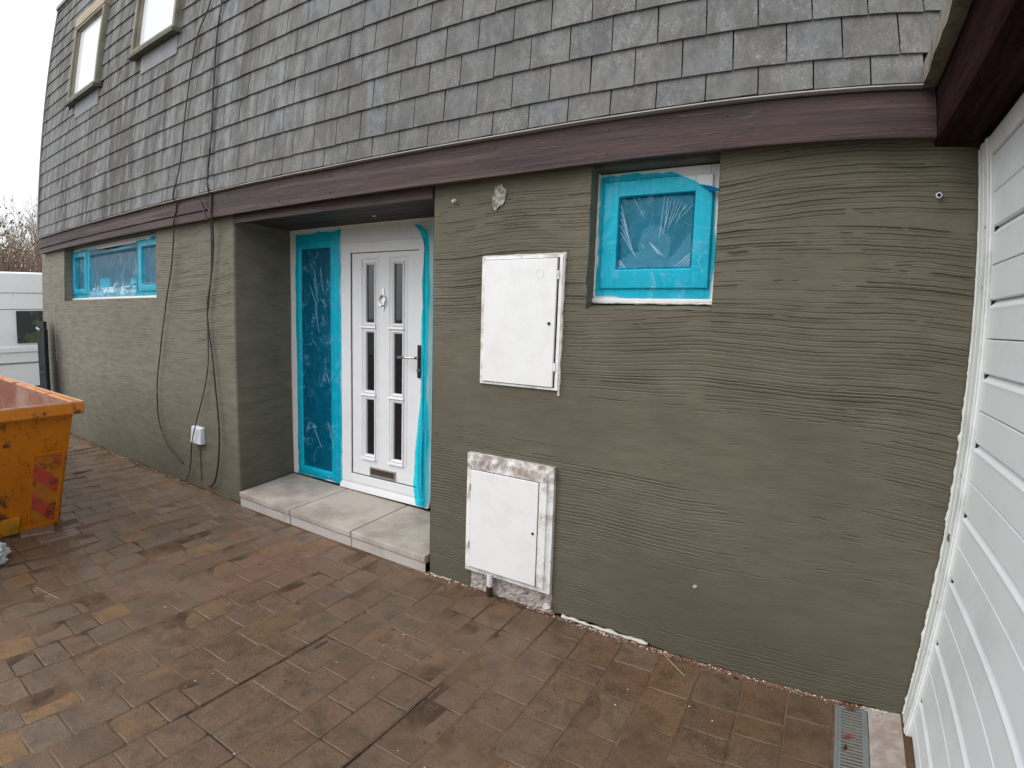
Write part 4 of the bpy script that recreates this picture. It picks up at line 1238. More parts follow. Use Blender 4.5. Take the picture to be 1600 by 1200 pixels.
# protective films --------------------------------------------------------------------
def film(name, x0, x1, z0, z1, yfun, label, nx, nz, seed, edge=.012, top=None, amp=.002):
    xs = np.linspace(x0, x1, nx); zs = np.linspace(z0, z1, nz)
    X, Z = np.meshgrid(xs, zs); u = (X - x0) / (x1 - x0); v = (Z - z0) / (z1 - z0)
    # outline wanders, the sheet shrinks in from its straight rectangle
    dl = edge * (vnoise(Z * 5, Z * 0 + 1, seed) * .7 + vnoise(Z * 23, Z * 0 + 2, seed) * .35)
    dr = edge * (vnoise(Z * 6, Z * 0 + 3, seed) * .9 + vnoise(Z * 19, Z * 0 + 4, seed) * .35)
    db = edge * (vnoise(X * 7, X * 0 + 5, seed) * .6 + vnoise(X * 30, X * 0 + 6, seed) * .35)
    dt = edge * (vnoise(X * 8, X * 0 + 7, seed) * .9 + vnoise(X * 33, X * 0 + 8, seed) * .4)
    XX = X + dl * (1 - u) ** 3 + dr * u ** 3
    ZZ = Z + db * (1 - v) ** 3 + dt * v ** 3
    if top is not None: ZZ = ZZ + top(u) * v
    Y, CRS = yfun(XX, ZZ)
    w = amp * (np.abs(vnoise(X * 16 + 2 * vnoise(Z * 6, X * 5, seed), Z * 7, seed + 5)) ** .7 + .5 * np.abs(vnoise(X * 44 + Z * 21, Z * 34 - X * 9, seed + 6)))
    Y = Y - w
    P = np.stack([XX, Y, ZZ], -1)
    me_parent = root('tmp', (0, 0, 0))
    o = grid_obj(name, P, np.ones((nz - 1, nx - 1), bool), 'film', me_parent)
    fine = np.clip((w / amp - .80) * 2.2, 0, 1) * .30 + .35 * np.clip(1 - np.abs(vnoise(X * 13 + 3 * vnoise(Z * 5, X * 5, seed), Z * 9, seed + 31)) / .045, 0, 1) * (vnoise(X * 6, Z * 6, seed + 40) > 0)  # painted glints along the fine wrinkles
    cv = np.clip(np.maximum(CRS, fine), 0, 1).ravel()
    at_ = o.data.attributes.new('glint_mist', 'FLOAT', 'POINT'); at_.data.foreach_set('value', cv.astype(np.float32))
    o.parent = None; bpy.data.objects.remove(me_parent)
    cx, cy, cz = (x0 + x1) / 2, float(Y.mean()), (z0 + z1) / 2
    o.data.transform(Matrix.Translation((-cx, -cy, -cz))); o.location = (cx, cy, cz)
    tag(o, label, 'plastic film', 'blue protective films stuck over the joinery')
    return o
def rect_in(X, Z, a, b, c, d, s=.008):
    return sm01((X - a) / s) * sm01((b - X) / s) * sm01((Z - c) / s) * sm01((d - Z) / s)

# small window: taut pleats fan out over the glass
def y_small(X, Z):
    base = wy - .006 + 0 * X
    base = base - .013 * rect_in(X, Z, -.912, -.410, 1.645, 2.142)
    g_ = rect_in(X, Z, -.835, -.488, 1.735, 2.068, .014)
    base = base + .020 * g_
    # pleats: three fans of straight folds
    f = np.zeros_like(X)
    rr = np.random.default_rng(4)
    lines = []
    for k in range(9):
        t = k / 8; lines.append((-.625 + .13 * t, 2.066 - .05 * t, -.638 + .075 * t + rr.normal(0, .004), 1.865 + .05 * t + rr.normal(0, .02)))
    for k in range(5): lines.append((-.828, 2.045 - .032 * k, -.768 + .008 * k, 1.84 - .015 * k))
    lines += [(-.775, 2.07, -.70, 1.945), (-.755, 2.07, -.725, 2.03)]
    for k in range(6): lines.append((-.49, 1.81 - .012 * k, -.575 + .016 * k, 1.735))
    for k in range(4): lines.append((-.83, 1.79 - .02 * k, -.78 + .006 * k, 1.735))
    for k in range(4): lines.append((-.69 + .01 * k, 1.86 - .014 * k, -.635 + .01 * k, 1.815 - .010 * k))
    for (xa, za, xb, zb) in lines:
        dx, dz = xb - xa, zb - za; L = math.hypot(dx, dz)
        s = ((X - xa) * dx + (Z - za) * dz) / L; d = ((X - xa) * -dz + (Z - za) * dx) / L
        wgt = np.clip(s / .02, 0, 1) * np.clip((L - s) / .05, 0, 1)
        f += .0042 * np.exp(-(d / .0024) ** 2) * wgt
    # misted patch where a hand has pressed the sheet to the glass
    hx, hz_ = (X + .665) / .075, (Z - 1.845) / .085
    blob = (hx ** 2 + hz_ ** 2 + .35 * vnoise(X * 40, Z * 40, 2)) < 1
    low = Z < 1.80 + .05 * vnoise(X * 12, X * 0, 5) + .25 * np.clip(X + .60, 0, 1) * 3
    mist = .22 * (blob | low) * (g_ > .9)
    return base - f * np.maximum(g_, .1), np.clip(f / .0042 * np.maximum(g_, .1), 0, 1) * .85 + mist
film('protective_film', -.930, -.398, 1.608, 2.160, y_small, 'wrinkled blue film stretched over the small square window near the garage', 330, 340, 3, .012, top=lambda u: -.085 * sm01((u - .60) / .4) - .004, amp=.0018)
tl = MB()      # loose corner of that film
for k in range(7):
    a = k / 7; tl.tube([(-.47 + .01 * k, wy - .030, 2.085 - .004 * k), (-.425, wy - .036 - .002 * k, 2.070 - .003 * k), (-.378 + .003 * random.random(), wy - .045, 2.052 + .004 * random.random())], [.004, .007, .0015], 5)
# (kept with the film as a fold)
fo = tl.build('film_fold', 'film', bpy.data.objects['protective_film'])

# left window film
def y_left(X, Z):
    base = wy - .006 + 0 * X
    for (a, b) in ((-7.165, -6.745), (-5.415, -4.935)):
        base = base - .012 * rect_in(X, Z, a - .008, b + .008, 1.67, 2.144)
    for (a, b, s) in ((-7.113, -6.797, 1), (-6.690, -5.475, 1), (-5.363, -4.987, 1)):
        base = base + .016 * rect_in(X, Z, a, b, 1.725 if b - a < .6 else 1.68, 2.09, .03)
    bag_ = rect_in(X, Z, -6.68, -5.48, 1.62, 1.78, .05)
    q = np.abs(vnoise(X * 9, Z * 25, 4)); gl_ = rect_in(X, Z, -6.66, -5.5, 1.70, 2.08, .02)
    st_ = np.clip(np.abs(vnoise(X * 5 + Z * 2, Z * 2.3, 9)) * 6 * np.abs(vnoise(X * 30 + 8 * Z, Z * 3, 19)) - 1.2, 0, 1)
    low = (Z < 1.70 + .05 * np.abs(vnoise(X * 11, X * 0, 3))) * rect_in(X, Z, -6.68, -5.48, 1.6, 1.8, .02)
    return base - .022 * bag_ * q, np.clip(.7 * bag_ * (q > .55) + .40 * gl_ * st_ + .55 * low, 0, 1)
film('protective_film', -7.205, -4.893, 1.622, 2.168, y_left, 'long blue film over the low three-light window at the left end of the wall', 420, 170, 8, .016, top=lambda u: -.03 + .02 * np.sin(u * 9), amp=.0030)

# side light film
def y_side(X, Z):
    base = yd - .016 + 0 * X
    base = base - .008 * rect_in(X, Z, -3.668, -3.212, .178, 2.062, .008) + .016 * rect_in(X, Z, -3.61, -3.270, .235, 2.005, .012)
    ridge = np.exp(-((X + 3.195 - .012 * vnoise(Z * 3, Z * 0, 3)) / .010) ** 2) + .7 * np.exp(-((X + 3.165 - .010 * vnoise(Z * 4, Z * 0, 7)) / .007) ** 2)
    base = base - .012 * ridge * (X > -3.23)
    f = 0 * X
    rr = np.random.default_rng(12)
    for k in range(15):
        xa = rr.uniform(-3.58, -3.29); za = rr.choice([rr.uniform(1.2, 2.0), rr.uniform(.25, 2.0)]); L = rr.choice([.03, .05, .08, .16, .22]); an = -math.pi / 2 + rr.uniform(.1, .45)
        dx, dz = math.cos(an), math.sin(an)
        s = (X - xa) * dx + (Z - za) * dz; d = (X - xa) * -dz + (Z - za) * dx - .06 * s * s / L
        f += .0045 * np.exp(-(d / .0022) ** 2) * np.clip(s / .02, 0, 1) * np.clip((L - s) / .03, 0, 1)
    return base - f, np.clip(f / .0045, 0, 1) * .9
film('protective_film', -3.672, -3.150, .158, 2.128, y_side, 'tall blue film over the narrow side window left of the white front door', 230, 560, 21, .012, amp=.0016)

# gathered strip hanging on the hinge side of the door
def y_strip(X, Z):
    u = (X + 2.375) / .11
    a_ = np.abs(np.sin(u * 9 + 2.2 * vnoise(Z * 1.6, Z * 0, 4)))
    return yd - .045 - .016 * a_ - .006 * vnoise(X * 30, Z * 4, 6), .25 * (a_ > .97)
sf = film('protective_film', -2.375, -2.268, .160, 2.108, y_strip, 'gathered blue film strip hanging down the right edge of the front door', 60, 420, 30, .008, amp=.003)
for v in sf.data.vertices:
    z = v.co.z + sf.location.z; x = v.co.x + sf.location.x
    u = (x + 2.375) / .107
    left = np.interp(z, [.15, .30, .55, .9, 1.2, 1.7, 1.95, 2.05, 2.11], [-2.350, -2.380, -2.375, -2.330, -2.325, -2.318, -2.300, -2.335, -2.395])
    right = np.interp(z, [.15, 1.9, 2.05, 2.11], [-2.266, -2.262, -2.275, -2.35])
    nx_ = left + (right - left) * min(max(u, 0), 1) + .004 * mnoise.noise((z * 9, u, 0))
    v.co.x = nx_ - sf.location.x

# cables -----------------------------------------------------------------------------
def smooth_path(p, n_=8):
    out = []
    P_ = [Vector(q) for q in p]
    for i in range(len(P_) - 1):
        p0 = P_[max(i - 1, 0)]; p1 = P_[i]; p2 = P_[i + 1]; p3 = P_[min(i + 2, len(P_) - 1)]
        for k in range(n_):
            t = k / n_
            q = 0.5 * ((2 * p1) + (-p0 + p2) * t + (2 * p0 - 5 * p1 + 4 * p2 - p3) * t * t + (-p0 + 3 * p1 - 3 * p2 + p3) * t ** 3)
            w = .004 * mnoise.noise((q.z * 4, i * .1, 3))
            out.append((q.x + w, q.y + w * .5, q.z))
    out.append(tuple(P_[-1])); return out
def cable(pts, r, label):
    m = MB().tube(smooth_path(pts), r, 6)
    c_ = pts[-1]
    o = m.build('cable', 'cable', None, smooth=True, at=c_)
    return tag(o, label, 'cable', 'cables hanging down the house front')
yS, yW = -.112, -.030
cable([(-3.70, yS, 5.20), (-3.82, yS, 4.4), (-3.945, yS, 3.836), (-4.102, yS, 3.577), (-4.188, yS, 3.142), (-4.266, yS, 2.610), (-4.36, yS, 2.40), (-4.37, -.078, 2.33), (-4.425, -.075, 2.20), (-4.47, -.05, 2.12),
       (-4.56, yW, 1.835), (-4.70, yW, 1.418), (-4.805, yW, 1.091), (-4.87, yW, .811), (-4.865, yW, .53), (-4.71, yW, .326), (-4.515, -.012, .205)], .0058,
      'left black cable bowing out in a long slack curve beside the low window')
cable([(-3.74, yS, 5.20), (-3.77, yS, 4.4), (-3.788, yS, 3.779), (-3.812, yS, 3.486), (-3.815, yS, 3.149), (-3.815, yS, 2.819), (-3.85, yS, 2.42), (-3.86, -.080, 2.34), (-3.862, -.078, 2.20), (-3.885, -.05, 2.10),
       (-3.92, yW, 1.905), (-3.985, yW, 1.574), (-4.01, yW, 1.429), (-3.955, yW, 1.14), (-3.905, yW, .752), (-3.90, yW, .504), (-3.935, yW, .296), (-4.00, yW, .150), (-4.115, -.015, .085)], .0075,
      'thick black cable running straight down the shingles, its foot curling right of the white box')
cable([(-4.02, -.072, 2.315), (-3.935, -.085, 2.21), (-3.91, -.05, 2.10), (-3.95, yW, 1.764), (-4.01, yW, 1.526), (-4.012, yW, 1.137), (-4.085, yW, .883), (-4.185, -.055, .616), (-4.265, -.058, .43), (-4.36, -.03, .218), (-4.455, -.025, .07)], .0050,
      'thin black cable leaving the maroon fascia and crossing in front of the small white box')

# drain --------------------------------------------------------------------------------
dx0, dx1, dy0, dy1 = .272, .398, -3.3, -.030
dr = root('channel_drain', ((dx0 + dx1) / 2, -1.6, 0), 'narrow galvanised channel drain with slotted grating beside the garage door', 'drain')
zt = gz(.3) + .002
m = MB(); m.box(dx0, dx0 + .012, dy0, dy1, -.1, zt); m.box(dx1 - .010, dx1, dy0, dy1, -.1, zt); m.build('channel_edge', 'drain', dr, bevel=.0015)
m = MB(); m.box(dx0 - .006, dx0 - .0005, dy0, dy1, -.1, zt - .009); m.box(dx1 + .0005, dx1 + .004, dy0, dy1, -.1, zt - .010); m.box(dx0 + .01, dx1 - .01, dy0, dy1, -.10, -.07); m.build('channel_bottom', 'black', dr)
m = MB(); y = dy1 - .003
m.box(dx0 + .0125, dx1 - .0105, y - .014, y, zt - .02, zt - .001); y -= .022
while y > dy0 + .1:
    a = dx0 + .0125; b = dx1 - .0105
    m.hexa([(a, y - .0085, zt - .014), (b, y - .0125, zt - .014), (b, y - .004, zt - .014), (a, y, zt - .014), (a, y - .0085, zt - .002), (b, y - .0125, zt - .002), (b, y - .004, zt - .002), (a, y, zt - .002)])
    y -= .0192
m.box(dx0 + .0125, dx0 + .024, dy0, dy1 - .018, zt - .02, zt - .0012); m.box(dx1 - .021, dx1 - .0105, dy0, dy1 - .018, zt - .02, zt - .0012)
m.build('grating', 'drain', dr)

# dead leaves on the grating
def leaf(cx, cy, s, rot, mat, label, zoff=0):
    m = MB(); pr = []
    for k in range(12):
        t = 2 * math.pi * k / 12; r0 = 1 - .3 * abs(math.sin(t * 2.5))
        px_, py_ = s * r0 * math.cos(t), s * .55 * r0 * math.sin(t)
        pr.append((px_ * math.cos(rot) - py_ * math.sin(rot), px_ * math.sin(rot) + py_ * math.cos(rot), .006 + .006 * math.sin(3 * t)))
    for k in range(12):
        m.face([(cx, cy, zt + .003 + zoff), (cx + pr[k][0], cy + pr[k][1], zt + pr[k][2] + zoff), (cx + pr[(k + 1) % 12][0], cy + pr[(k + 1) % 12][1], zt + pr[(k + 1) % 12][2] + zoff)])
    o = m.build('dead_leaf', mat, None, at=(cx, cy, zt + zoff)); o.modifiers.new('t', 'SOLIDIFY').thickness = .0008
    return tag(o, label, 'leaf')
leaf(.318, -.232, .024, .2, 'leafred', 'curled red leaf lying on the drain grating')
leaf(.310, -.300, .018, 1.3, 'brown', 'dark brown leaf on the grating nearer the bottom edge')
leaf(.335, -.042, .030, .1, 'leafbrown', 'brown dead leaf caught against the wall at the head of the drain')

# crumbs, leaves and litter along the foot of the wall (nobody could count them)
def crumbs(name, mat, spots, label, seed):
    r = random.Random(seed); m = MB()
    for (px_, py_, pz_, s) in spots:
        b0 = len(m.v); a = r.uniform(0, 3.14)
        q = []
        for k in range(4):
            t = a + k * 1.57; q.append((px_ + s * r.uniform(.6, 1.2) * math.cos(t), py_ + s * r.uniform(.5, 1.1) * math.sin(t), pz_))
        apex = (px_ + s * r.uniform(-.3, .3), py_ + s * r.uniform(-.3, .3), pz_ + s * r.uniform(.4, .9))
        m.v += q + [apex]
        for k in range(4): m.f.append((b0 + k, b0 + (k + 1) % 4, b0 + 4))
    o = m.build(name, mat); return tag(o, label, name.replace('_', ' '), kind='stuff')
r = random.Random(5); sp = []
for _ in range(1500):
    x_ = r.choice([r.uniform(-7.8, -3.7), r.uniform(-1.84, .53), r.uniform(-1.2, .5), r.uniform(-.6, .4)])
    if RECL < x_ < RECR: continue
    dens = .5 + .5 * float(vnoise(x_ * 3, 2))
    if r.random() > dens + .15: continue
    sp.append((x_, -abs(r.gauss(0, .016)) - .004, gz(x_) + .001, r.uniform(.0025, .009)))
crumbs('wall_litter', 'crumbs', sp, 'brown crumbs and leaf litter along the foot of the rendered wall', 1)
sp = []
for _ in range(420):
    x_ = r.choice([r.gauss(-.80, .14), r.gauss(-1.72, .08), r.gauss(.46, .04), r.uniform(-6.5, -4), r.uniform(-.9, .3)])
    if RECL < x_ < RECR or x_ > .53: continue
    sp.append((x_, -abs(r.gauss(0, .013)) - .003, gz(x_) + .002, r.uniform(.003, .008)))
crumbs('mortar_crumbs', 'whitemort', sp, 'pale mortar crumbs at the foot of the wall', 2)
sp = []
for _ in range(330):
    x_ = r.uniform(-5, .2); y_ = r.uniform(-2.2, -.05)
    if r.random() > .35 + .65 * max(0, float(vnoise(x_ * 1.3, y_ * 1.3, 3))): continue
    sp.append((x_, y_, gz(x_) + .0005, r.uniform(.0015, .0055)))
crumbs('pale_grit', 'whitemort', sp, 'pale grit scattered over the brown block paving', 3)
sp = []
for _ in range(230):
    x_ = r.uniform(-5, .2); y_ = r.uniform(-2.2, -.05)
    sp.append((x_, y_, gz(x_) + .0005, r.uniform(.002, .007)))
crumbs('dark_grit', 'brown', sp, 'dark crumbs scattered over the block paving', 4)
# white mortar lump line right of the gas meter
ml = MB(); pts = []
for k in range(50):
    x_ = -.98 + .44 * k / 49; pts.append((x_, -.012 + .004 * mnoise.noise((x_ * 30, 0, 0)), gz(x_) + .018 + .008 * mnoise.noise((x_ * 16, 1, 0))))
ml.tube(pts, [.003 + .010 * max(0, .45 + mnoise.noise((p[0] * 20, 2, 0))) for p in pts], 6)
ml.build('mortar_fillet', 'whitemort', house)
MB().tube([(-1.063, -.030, .070), (-1.055, -.034, .052), (-1.058, -.026, .036)], [.012, .021, .010], 8).build('mortar_lump', 'whitemort', house)

# bits of straw
def straw(a, b, label, sag=.004):
    A, B = Vector(a), Vector(b); mid = (A + B) / 2 + Vector((random.uniform(-.01, .01), random.uniform(-.01, .01), sag))
    o = MB().tube([tuple(A), tuple(mid), tuple(B)], .0014, 5).build('straw', 'straw', None, at=tuple(mid))
    tag(o, label, 'straw')
straw((-.46, -.035, .004), (-.335, -.150, .003), 'long pale straw lying near the wall between the meter boxes and the drain')
straw((.475, -.165, -.012), (.500, -.190, -.012), 'short white straw lying on the concrete beside the garage door')
straw((-3.35, -1.52, .026), (-3.12, -1.47, .026), 'bent pale straw on the paving left, well in front of the skip')

# skip -----------------------------------------------------------------------------------
sk = root('skip', (-5.4, -1.85, .03), 'battered orange steel waste skip with red and yellow marker plate standing on the drive', 'skip')
zr = .95; z0s = .035
xb0, xb1, yb0, yb1 = -6.55, -4.37, -2.45, -1.10
xt0, xt1, yt0, yt1 = -7.05, -3.925, -2.52, -1.065
def shell(ins, zlo, zhi):
    bq = [(xb0 + ins, yb0 + ins, zlo), (xb1 - ins, yb0 + ins, zlo), (xb1 - ins, yb1 - ins, zlo), (xb0 + ins, yb1 - ins, zlo)]
    tq = [(xt0 + ins, yt0 + ins, zhi), (xt1 - ins, yt0 + ins, zhi), (xt1 - ins, yt1 - ins, zhi), (xt0 + ins, yt1 - ins, zhi)]
    return bq, tq
m = MB(); bq, tq = shell(0, z0s, zr - .01)
for k in range(4): m.quad(bq[k], bq[(k + 1) % 4], tq[(k + 1) % 4], tq[k])
m.face(bq); m.build('body', 'skip', sk)
m = MB(); bq, tq = shell(.012, z0s + .02, zr - .01)
for k in range(4): m.quad(bq[k], tq[k], tq[(k + 1) % 4], bq[(k + 1) % 4])
m.face(bq); m.build('inner_lining', 'skipin', sk)
m = MB(); w_ = .045
m.box(xt1 - .012, xt1 + w_, yt0 - w_, yt1 + w_, zr - .075, zr); m.box(xt0 - w_, xt0 + .012, yt0 - w_, yt1 + w_, zr - .075, zr)
m.box(xt0 + .012, xt1 - .012, yt1 - .012, yt1 + w_, zr - .0745, zr - .0005); m.box(xt0 + .012, xt1 - .012, yt0 - w_, yt0 + .012, zr - .0745, zr - .0005)
m.build('rim', 'skip', sk, bevel=.008)
m = MB()
m.tube([(xt1 + w_ - .004, yt0 - w_, zr), (xt1 + w_ - .004, yt1 + w_ - .004, zr), (xt0, yt1 + w_ - .004, zr)], .0045, 5); m.build('worn_rim_edge', 'lip', sk)
def onface(y, z, out):    # point on the sloping end
    t = (z - z0s) / (zr - .01 - z0s); return (xb1 + (xt1 - xb1) * t + out, y, z)
def plate(y0, y1, za, zb, out, th, mat, name, y0b=None, y1b=None):
    y0b = y0 if y0b is None else y0b; y1b = y1 if y1b is None else y1b
    m = MB(); m.hexa([onface(y0b, za, out), onface(y1b, za, out), onface(y1b, za, out - th), onface(y0b, za, out - th), onface(y0, zb, out), onface(y1, zb, out), onface(y1, zb, out - th), onface(y0, zb, out - th)])
    return m.build(name, mat, sk, bevel=.003)
plate(-1.305, -1.092, .055, .615, .010, .012, 'skip', 'marker_backing', -1.325, -1.122)
plate(-1.290, -1.107, .085, .585, .016, .010, 'hazard', 'marker_plate', -1.308, -1.137)
plate(-1.305, -1.092, .600, .622, .024, .026, 'skip', 'marker_rail')
plate(-1.118, -1.092, .060, .615, .022, .022, 'skip', 'marker_rail', -1.145, -1.122)
plate(-1.52, -1.38, .045, .165, .035, .040, 'yellow', 'lifting_lug', -1.50, -1.40)
plate(-2.3, -1.15, .035, .075, .025, .030, 'skip', 'bottom_channel')
plate(-2.25, -1.65, .30, .80, .012, .012, 'skip', 'marker_backing')

sk.scale = (.9787, .9787, .9787); sk.location = (-5.285, -1.811, .029)

# crumpled bag at the left edge
bm = bmesh.new(); bmesh.ops.create_icosphere(bm, subdivisions=5, radius=1)
for v in bm.verts:
    n1_ = mnoise.noise(v.co * 2.2); n2_ = abs(mnoise.noise(v.co * 5 + Vector((3, 1, 2)))); n3_ = abs(mnoise.noise(v.co * 11))
    k = 1 + .32 * n1_ - .38 * n2_ - .16 * n3_
    v.co = Vector((v.co.x * .15, v.co.y * .18, max(v.co.z * .10, -.07))) * k
me = bpy.data.meshes.new('plastic_bag'); bm.to_mesh(me); bm.free(); me.materials.append(MT['bag'])
o = add_obj('plastic_bag', me, None, (-3.86, -1.70, .095)); tag(o, 'crumpled white plastic bag lying on the paving in front of the skip', 'bag')
# a few loose blocks of the lighter paving stand proud near the skip
for (a, b, w, h, rz) in ((-4.02, -1.17, .26, .13, .35), (-4.20, -1.25, .22, .13, .1)):
    m = MB(); m.box(-w / 2, w / 2, -h / 2, h / 2, -.02, .012)
    o = m.build('loose_block', 'paver', None, bevel=.008); o.color = (.27, .215, .165, 1); o.location = (a, b, gz(a)); o.rotation_euler = (0, 0, rz + 1.2)
    tag(o, 'pale loose block at the foot of the skip, %s' % ('clear of the marker plate' if a > -4.1 else 'half under the steel bottom edge'), 'paving block')

# gate -----------------------------------------------------------------------------------
gt = root('gate', (-7.7, -.12, 0), 'black weathered gate leaf folded back at the left corner of the house', 'gate')
gx_, gy_ = -7.80, -.12
m = MB(); m.hexa([(gx_, gy_ - .02, .02), (gx_ + .30, gy_ - .02, .02), (gx_ + .30, gy_ + .02, .02), (gx_, gy_ + .02, .02), (gx_ - .02, gy_ - .02, 1.37), (gx_ + .25, gy_ - .02, 1.37), (gx_ + .25, gy_ + .02, 1.37), (gx_ - .02, gy_ + .02, 1.37)])
m.build('board', 'gate', gt, bevel=.006)
m = MB(); m.box(gx_ + .30, gx_ + .37, gy_ - .05, gy_ - .005, .02, 1.28); m.build('post', 'gate', gt, bevel=.004)
m = MB(); m.tube([(gx_ + .02, gy_ - .03, 1.29), (gx_ + .22, gy_ - .05, 1.27)], .014, 6); m.build('top_hinge', 'steel', gt)
m = MB(); m.tube([(gx_ + .06, gy_ - .03, .82), (gx_ + .21, gy_ - .05, .74)], .008, 6); m.tube([(gx_ + .22, gy_ - .05, .77), (gx_ + .35, gy_ - .04, .80)], .010, 6); m.build('latch', 'dkmetal', gt)
m = MB(); m.tube([(gx_ + .06, gy_, 1.36), (gx_ + .10, gy_ - .01, 1.41), (gx_ + .13, gy_, 1.36)], .018, 7); m.build('finial', 'gate', gt)

# van --------------------------------------------------------------------------------------
VX = -11.35      # near side of the van
van = root('panel_van', (VX - .95, -1.2, -.05), 'white high-sided panel van parked on the road beyond the skip', 'van')
# silhouette in Y-Z (front towards -Y), lofted across X with a slight tumblehome
sil = [(-3.55, .25), (-3.60, .75), (-3.50, 1.02), (-2.85, 1.16), (-2.20, 1.92), (-1.95, 2.12), (-1.5, 2.19), (1.75, 2.19), (1.86, 2.10), (1.90, 1.2), (1.90, .28)]
m = MB(); secs = [(VX - 1.90, .03), (VX - 1.95, 0), (VX - .0, 0), (VX - .05, .03)]
def sec(xp, ins, top): return [(xp, y_ * (1 - .006) , z_) for (y_, z_) in sil]
def xoff(z_): return .0 if z_ < 1.0 else .10 * ((z_ - 1.0) / 1.2) ** 1.4
Lp = [(VX - 1.9 + xoff(z_), y_, z_ - .05) for (y_, z_) in sil]; Rp = [(VX - xoff(z_), y_, z_ - .05) for (y_, z_) in sil]
# rounded roof edge: middle strip a little higher
mid = [((VX - .95), y_, z_ - .05 + (.04 if z_ > 2 else 0)) for (y_, z_) in sil]
Rin = [(VX - .09 - xoff(z_), y_, z_ - .05 + (.03 if z_ > 2 else 0)) for (y_, z_) in sil]
Lin = [(VX - 1.81 + xoff(z_), y_, z_ - .05 + (.03 if z_ > 2 else 0)) for (y_, z_) in sil]
strips = [Lp, Lin, mid, Rin, Rp]
for s in range(4):
    for k in range(len(sil) - 1):
        m.quad(strips[s][k], strips[s][k + 1], strips[s + 1][k + 1], strips[s + 1][k])
# side skins, split into horizontal bands so that they follow the tumblehome
def side(m, xs_sign):
    bands = [.20, .50, .88, 1.15, 1.55, 1.92, 2.14]
    def yrange(z_):
        lo = np.interp(z_, [.20, .70, .97, 1.11, 1.87, 2.07, 2.14], [-3.55, -3.6, -3.5, -2.9, -2.2, -1.95, -1.5]); hi = np.interp(z_, [.2, 1.15, 2.05, 2.14], [1.90, 1.90, 1.86, 1.75])
        return lo, hi
    for a, b in zip(bands[:-1], bands[1:]):
        la, ha = yrange(a); lb_, hb_ = yrange(b)
        xa = (VX - xoff(a)) if xs_sign > 0 else (VX - 1.9 + xoff(a)); xb = (VX - xoff(b)) if xs_sign > 0 else (VX - 1.9 + xoff(b))
        m.quad((xa, la, a), (xa, ha, a), (xb, hb_, b), (xb, lb_, b))
side(m, 1); side(m, -1)
m.build('body', 'van', van)
def vx(z_, o_=0): return VX - xoff(z_) + o_
def vplate(y0, y1, z0_, z1_, o_, mat, name, th=.02):
    m = MB(); m.hexa([(vx(z0_, o_), y0, z0_), (vx(z0_, o_), y1, z0_), (vx(z0_, o_ - th), y1, z0_), (vx(z0_, o_ - th), y0, z0_), (vx(z1_, o_), y0, z1_), (vx(z1_, o_), y1, z1_), (vx(z1_, o_ - th), y1, z1_), (vx(z1_, o_ - th), y0, z1_)])
    return m.build(name, mat, van, bevel=.004)
vplate(.50, 1.50, .95, 1.50, .022, 'vanglass', 'side_window')
vplate(-2.15, -1.25, 1.20, 1.80, .022, 'vanglass', 'side_window')
vplate(-3.40, 1.88, .60, .625, .012, 'steel', 'side_moulding')
vplate(-3.40, 1.88, .80, .88, .022, 'van', 'side_moulding')
vplate(-2.0, 1.86, 1.52, 1.535, .004, 'steel', 'roof_gutter')
vplate(-2.0, 1.86, 1.80, 1.815, .004, 'steel', 'roof_gutter')
vplate(.46, .468, .30, 1.80, .003, 'steel', 'door_seam'); vplate(-1.1, -1.092, .30, 1.80, .003, 'steel', 'door_seam')
for yw in (-2.65, 1.05):
    for xw in (VX - .14, VX - 1.76):
        t_ = MB().tube([(xw - .10, yw, .30), (xw + .10, yw, .30)], .33, 24).build('wheel', 'tyre', van)
        MB().tube([(xw - .105, yw, .30), (xw + .108, yw, .30)], .19, 16).build('rim', 'steel', t_)
m = MB(); m.box(VX - 1.85, VX - .05, -3.66, -3.52, .28, .62); m.build('bumper', 'dkmetal', van, bevel=.02)
for xw in (VX - .30, VX - 1.60):
    m = MB(); m.box(xw - .15, xw + .15, -3.60, -3.50, .72, .92); m.build('headlight', 'steel', van, bevel=.02)
m = MB(); m.quad((VX - .22, -2.92, 1.14), (VX - 1.68, -2.92, 1.14), (VX - 1.62, -2.24, 1.86), (VX - .28, -2.24, 1.86)); m.build('windscreen', 'vanglass', van)

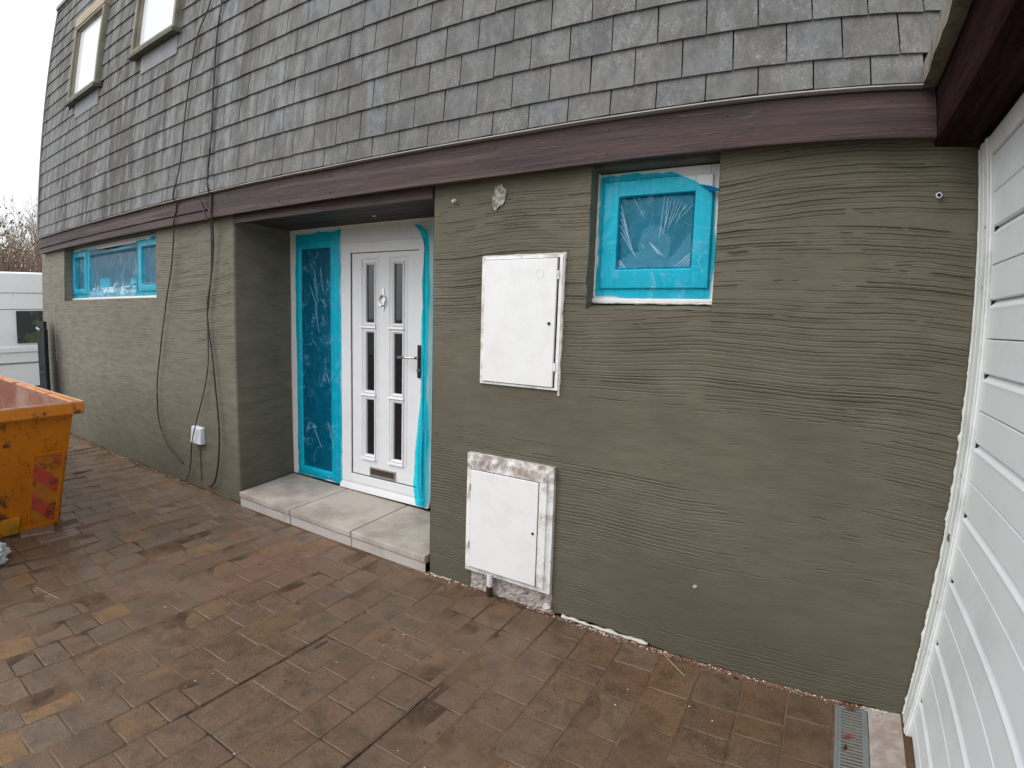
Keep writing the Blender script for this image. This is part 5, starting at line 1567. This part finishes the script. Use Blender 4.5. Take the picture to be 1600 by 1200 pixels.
# trees -------------------------------------------------------------------------------------
def bare_tree(base, H, seed, label, lean=0):
    r = random.Random(seed)
    t_root = root('bare_tree', base, label, 'tree', 'bare trees beyond the van')
    tm, cm = MB(), MB()
    def grow(m, p, d, L, rad, depth):
        n_ = 3 if depth < 3 else 2
        pts = [p]; q = p; dd = d
        for k in range(n_):
            dd = (dd + Vector((r.gauss(0, .10), r.gauss(0, .10), r.gauss(.03, .06)))).normalized()
            q = q + dd * (L / n_); pts.append(q)
        m.tube([tuple(v) for v in pts], [rad * (1 - .4 * k / n_) for k in range(n_ + 1)], 5 if depth < 2 else 3, False)
        if depth >= 5: return
        nb = r.choice([3, 3, 4]) if depth < 4 else 4
        for b in range(nb):
            ang = r.uniform(.25, .75); az = r.uniform(0, 6.283)
            a = dd.cross(Vector((math.cos(az), math.sin(az), .3))).normalized()
            nd = (dd * math.cos(ang) + a * math.sin(ang)).normalized(); nd.z = nd.z * .8 + .22; nd.normalize()
            start = pts[-1] if b < 2 else pts[r.choice([1, 2])]
            grow(cm, start, nd, L * r.uniform(.62, .85), rad * .55, depth + 1)
    grow(tm, Vector(base), Vector((lean, 0, 1)).normalized(), H * .34, H * .016, 0)
    tm.build('trunk', 'bark', t_root); cm.build('crown', 'bark', t_root)
    return t_root
tl_ = [('tall bare tree standing nearest the house corner', -24, 6.2, 8.6), ('bare tree with a forked crown left of the one at the house corner', -25, 4.9, 9.4), ('slender bare tree above the van roof near the left edge', -23.5, 3.3, 7.2),
       ('bare tree at the far left edge above the van', -26, 3.0, 8.2), ('thin bare tree set farther back between its neighbours', -30, 6.4, 10.0), ('bushy bare tree close behind the van roof', -22, 4.2, 6.6),
       ('farthest bare tree, rising highest over the scrub', -33, 5.6, 11.5), ('low bare tree leaning towards the house', -22.5, 5.3, 6.4), ('small bare tree half hidden by the house corner', -27, 7.4, 9.0)]
for i, (lb_, xx_, yy_, H) in enumerate(tl_):
    bare_tree((xx_, yy_, -.35), H * .70, 40 + i, lb_, random.uniform(-.1, .1))
# scrub: thin stems that read as one mass, and ivy clumps
r = random.Random(9); m = MB()
for _ in range(4200):
    x_ = r.uniform(-31, -20.5); y_ = r.uniform(1.5, 9.5); h = r.uniform(1.2, 4.2)
    dx_, dy_ = r.gauss(0, .35), r.gauss(0, .35)
    m.tube([(x_, y_, -.35), (x_ + dx_ * .4, y_ + dy_ * .4, h * .5), (x_ + dx_, y_ + dy_, h)], [.022, .016, .006], 3, False)
tag(m.build('scrub', 'scrub'), 'brown leafless scrub filling the ground under the bare trees', 'scrub', kind='stuff')
m = MB()
for _ in range(5200):
    c0 = r.choice([(-24.2, 6.0, 3.6, 1.0), (-24.6, 3.4, 2.6, .9), (-23.8, 5.2, 2.8, 1.1), (-25, 3.1, 3.0, 1.0)])
    x_, y_, z_ = r.gauss(c0[0], .8), r.gauss(c0[1], .55), r.gauss(c0[2], .9); s = .07
    a = r.uniform(0, 6.28); b = r.uniform(-1, 1)
    m.quad((x_, y_, z_), (x_ + s * math.cos(a), y_ + s * math.sin(a), z_ + s * b), (x_ + s * math.cos(a), y_ + s * math.sin(a), z_ + s), (x_, y_, z_ + s * .8))
tag(m.build('ivy', 'ivy'), 'dull green ivy hanging in clumps on the bare trees', 'ivy', kind='stuff')
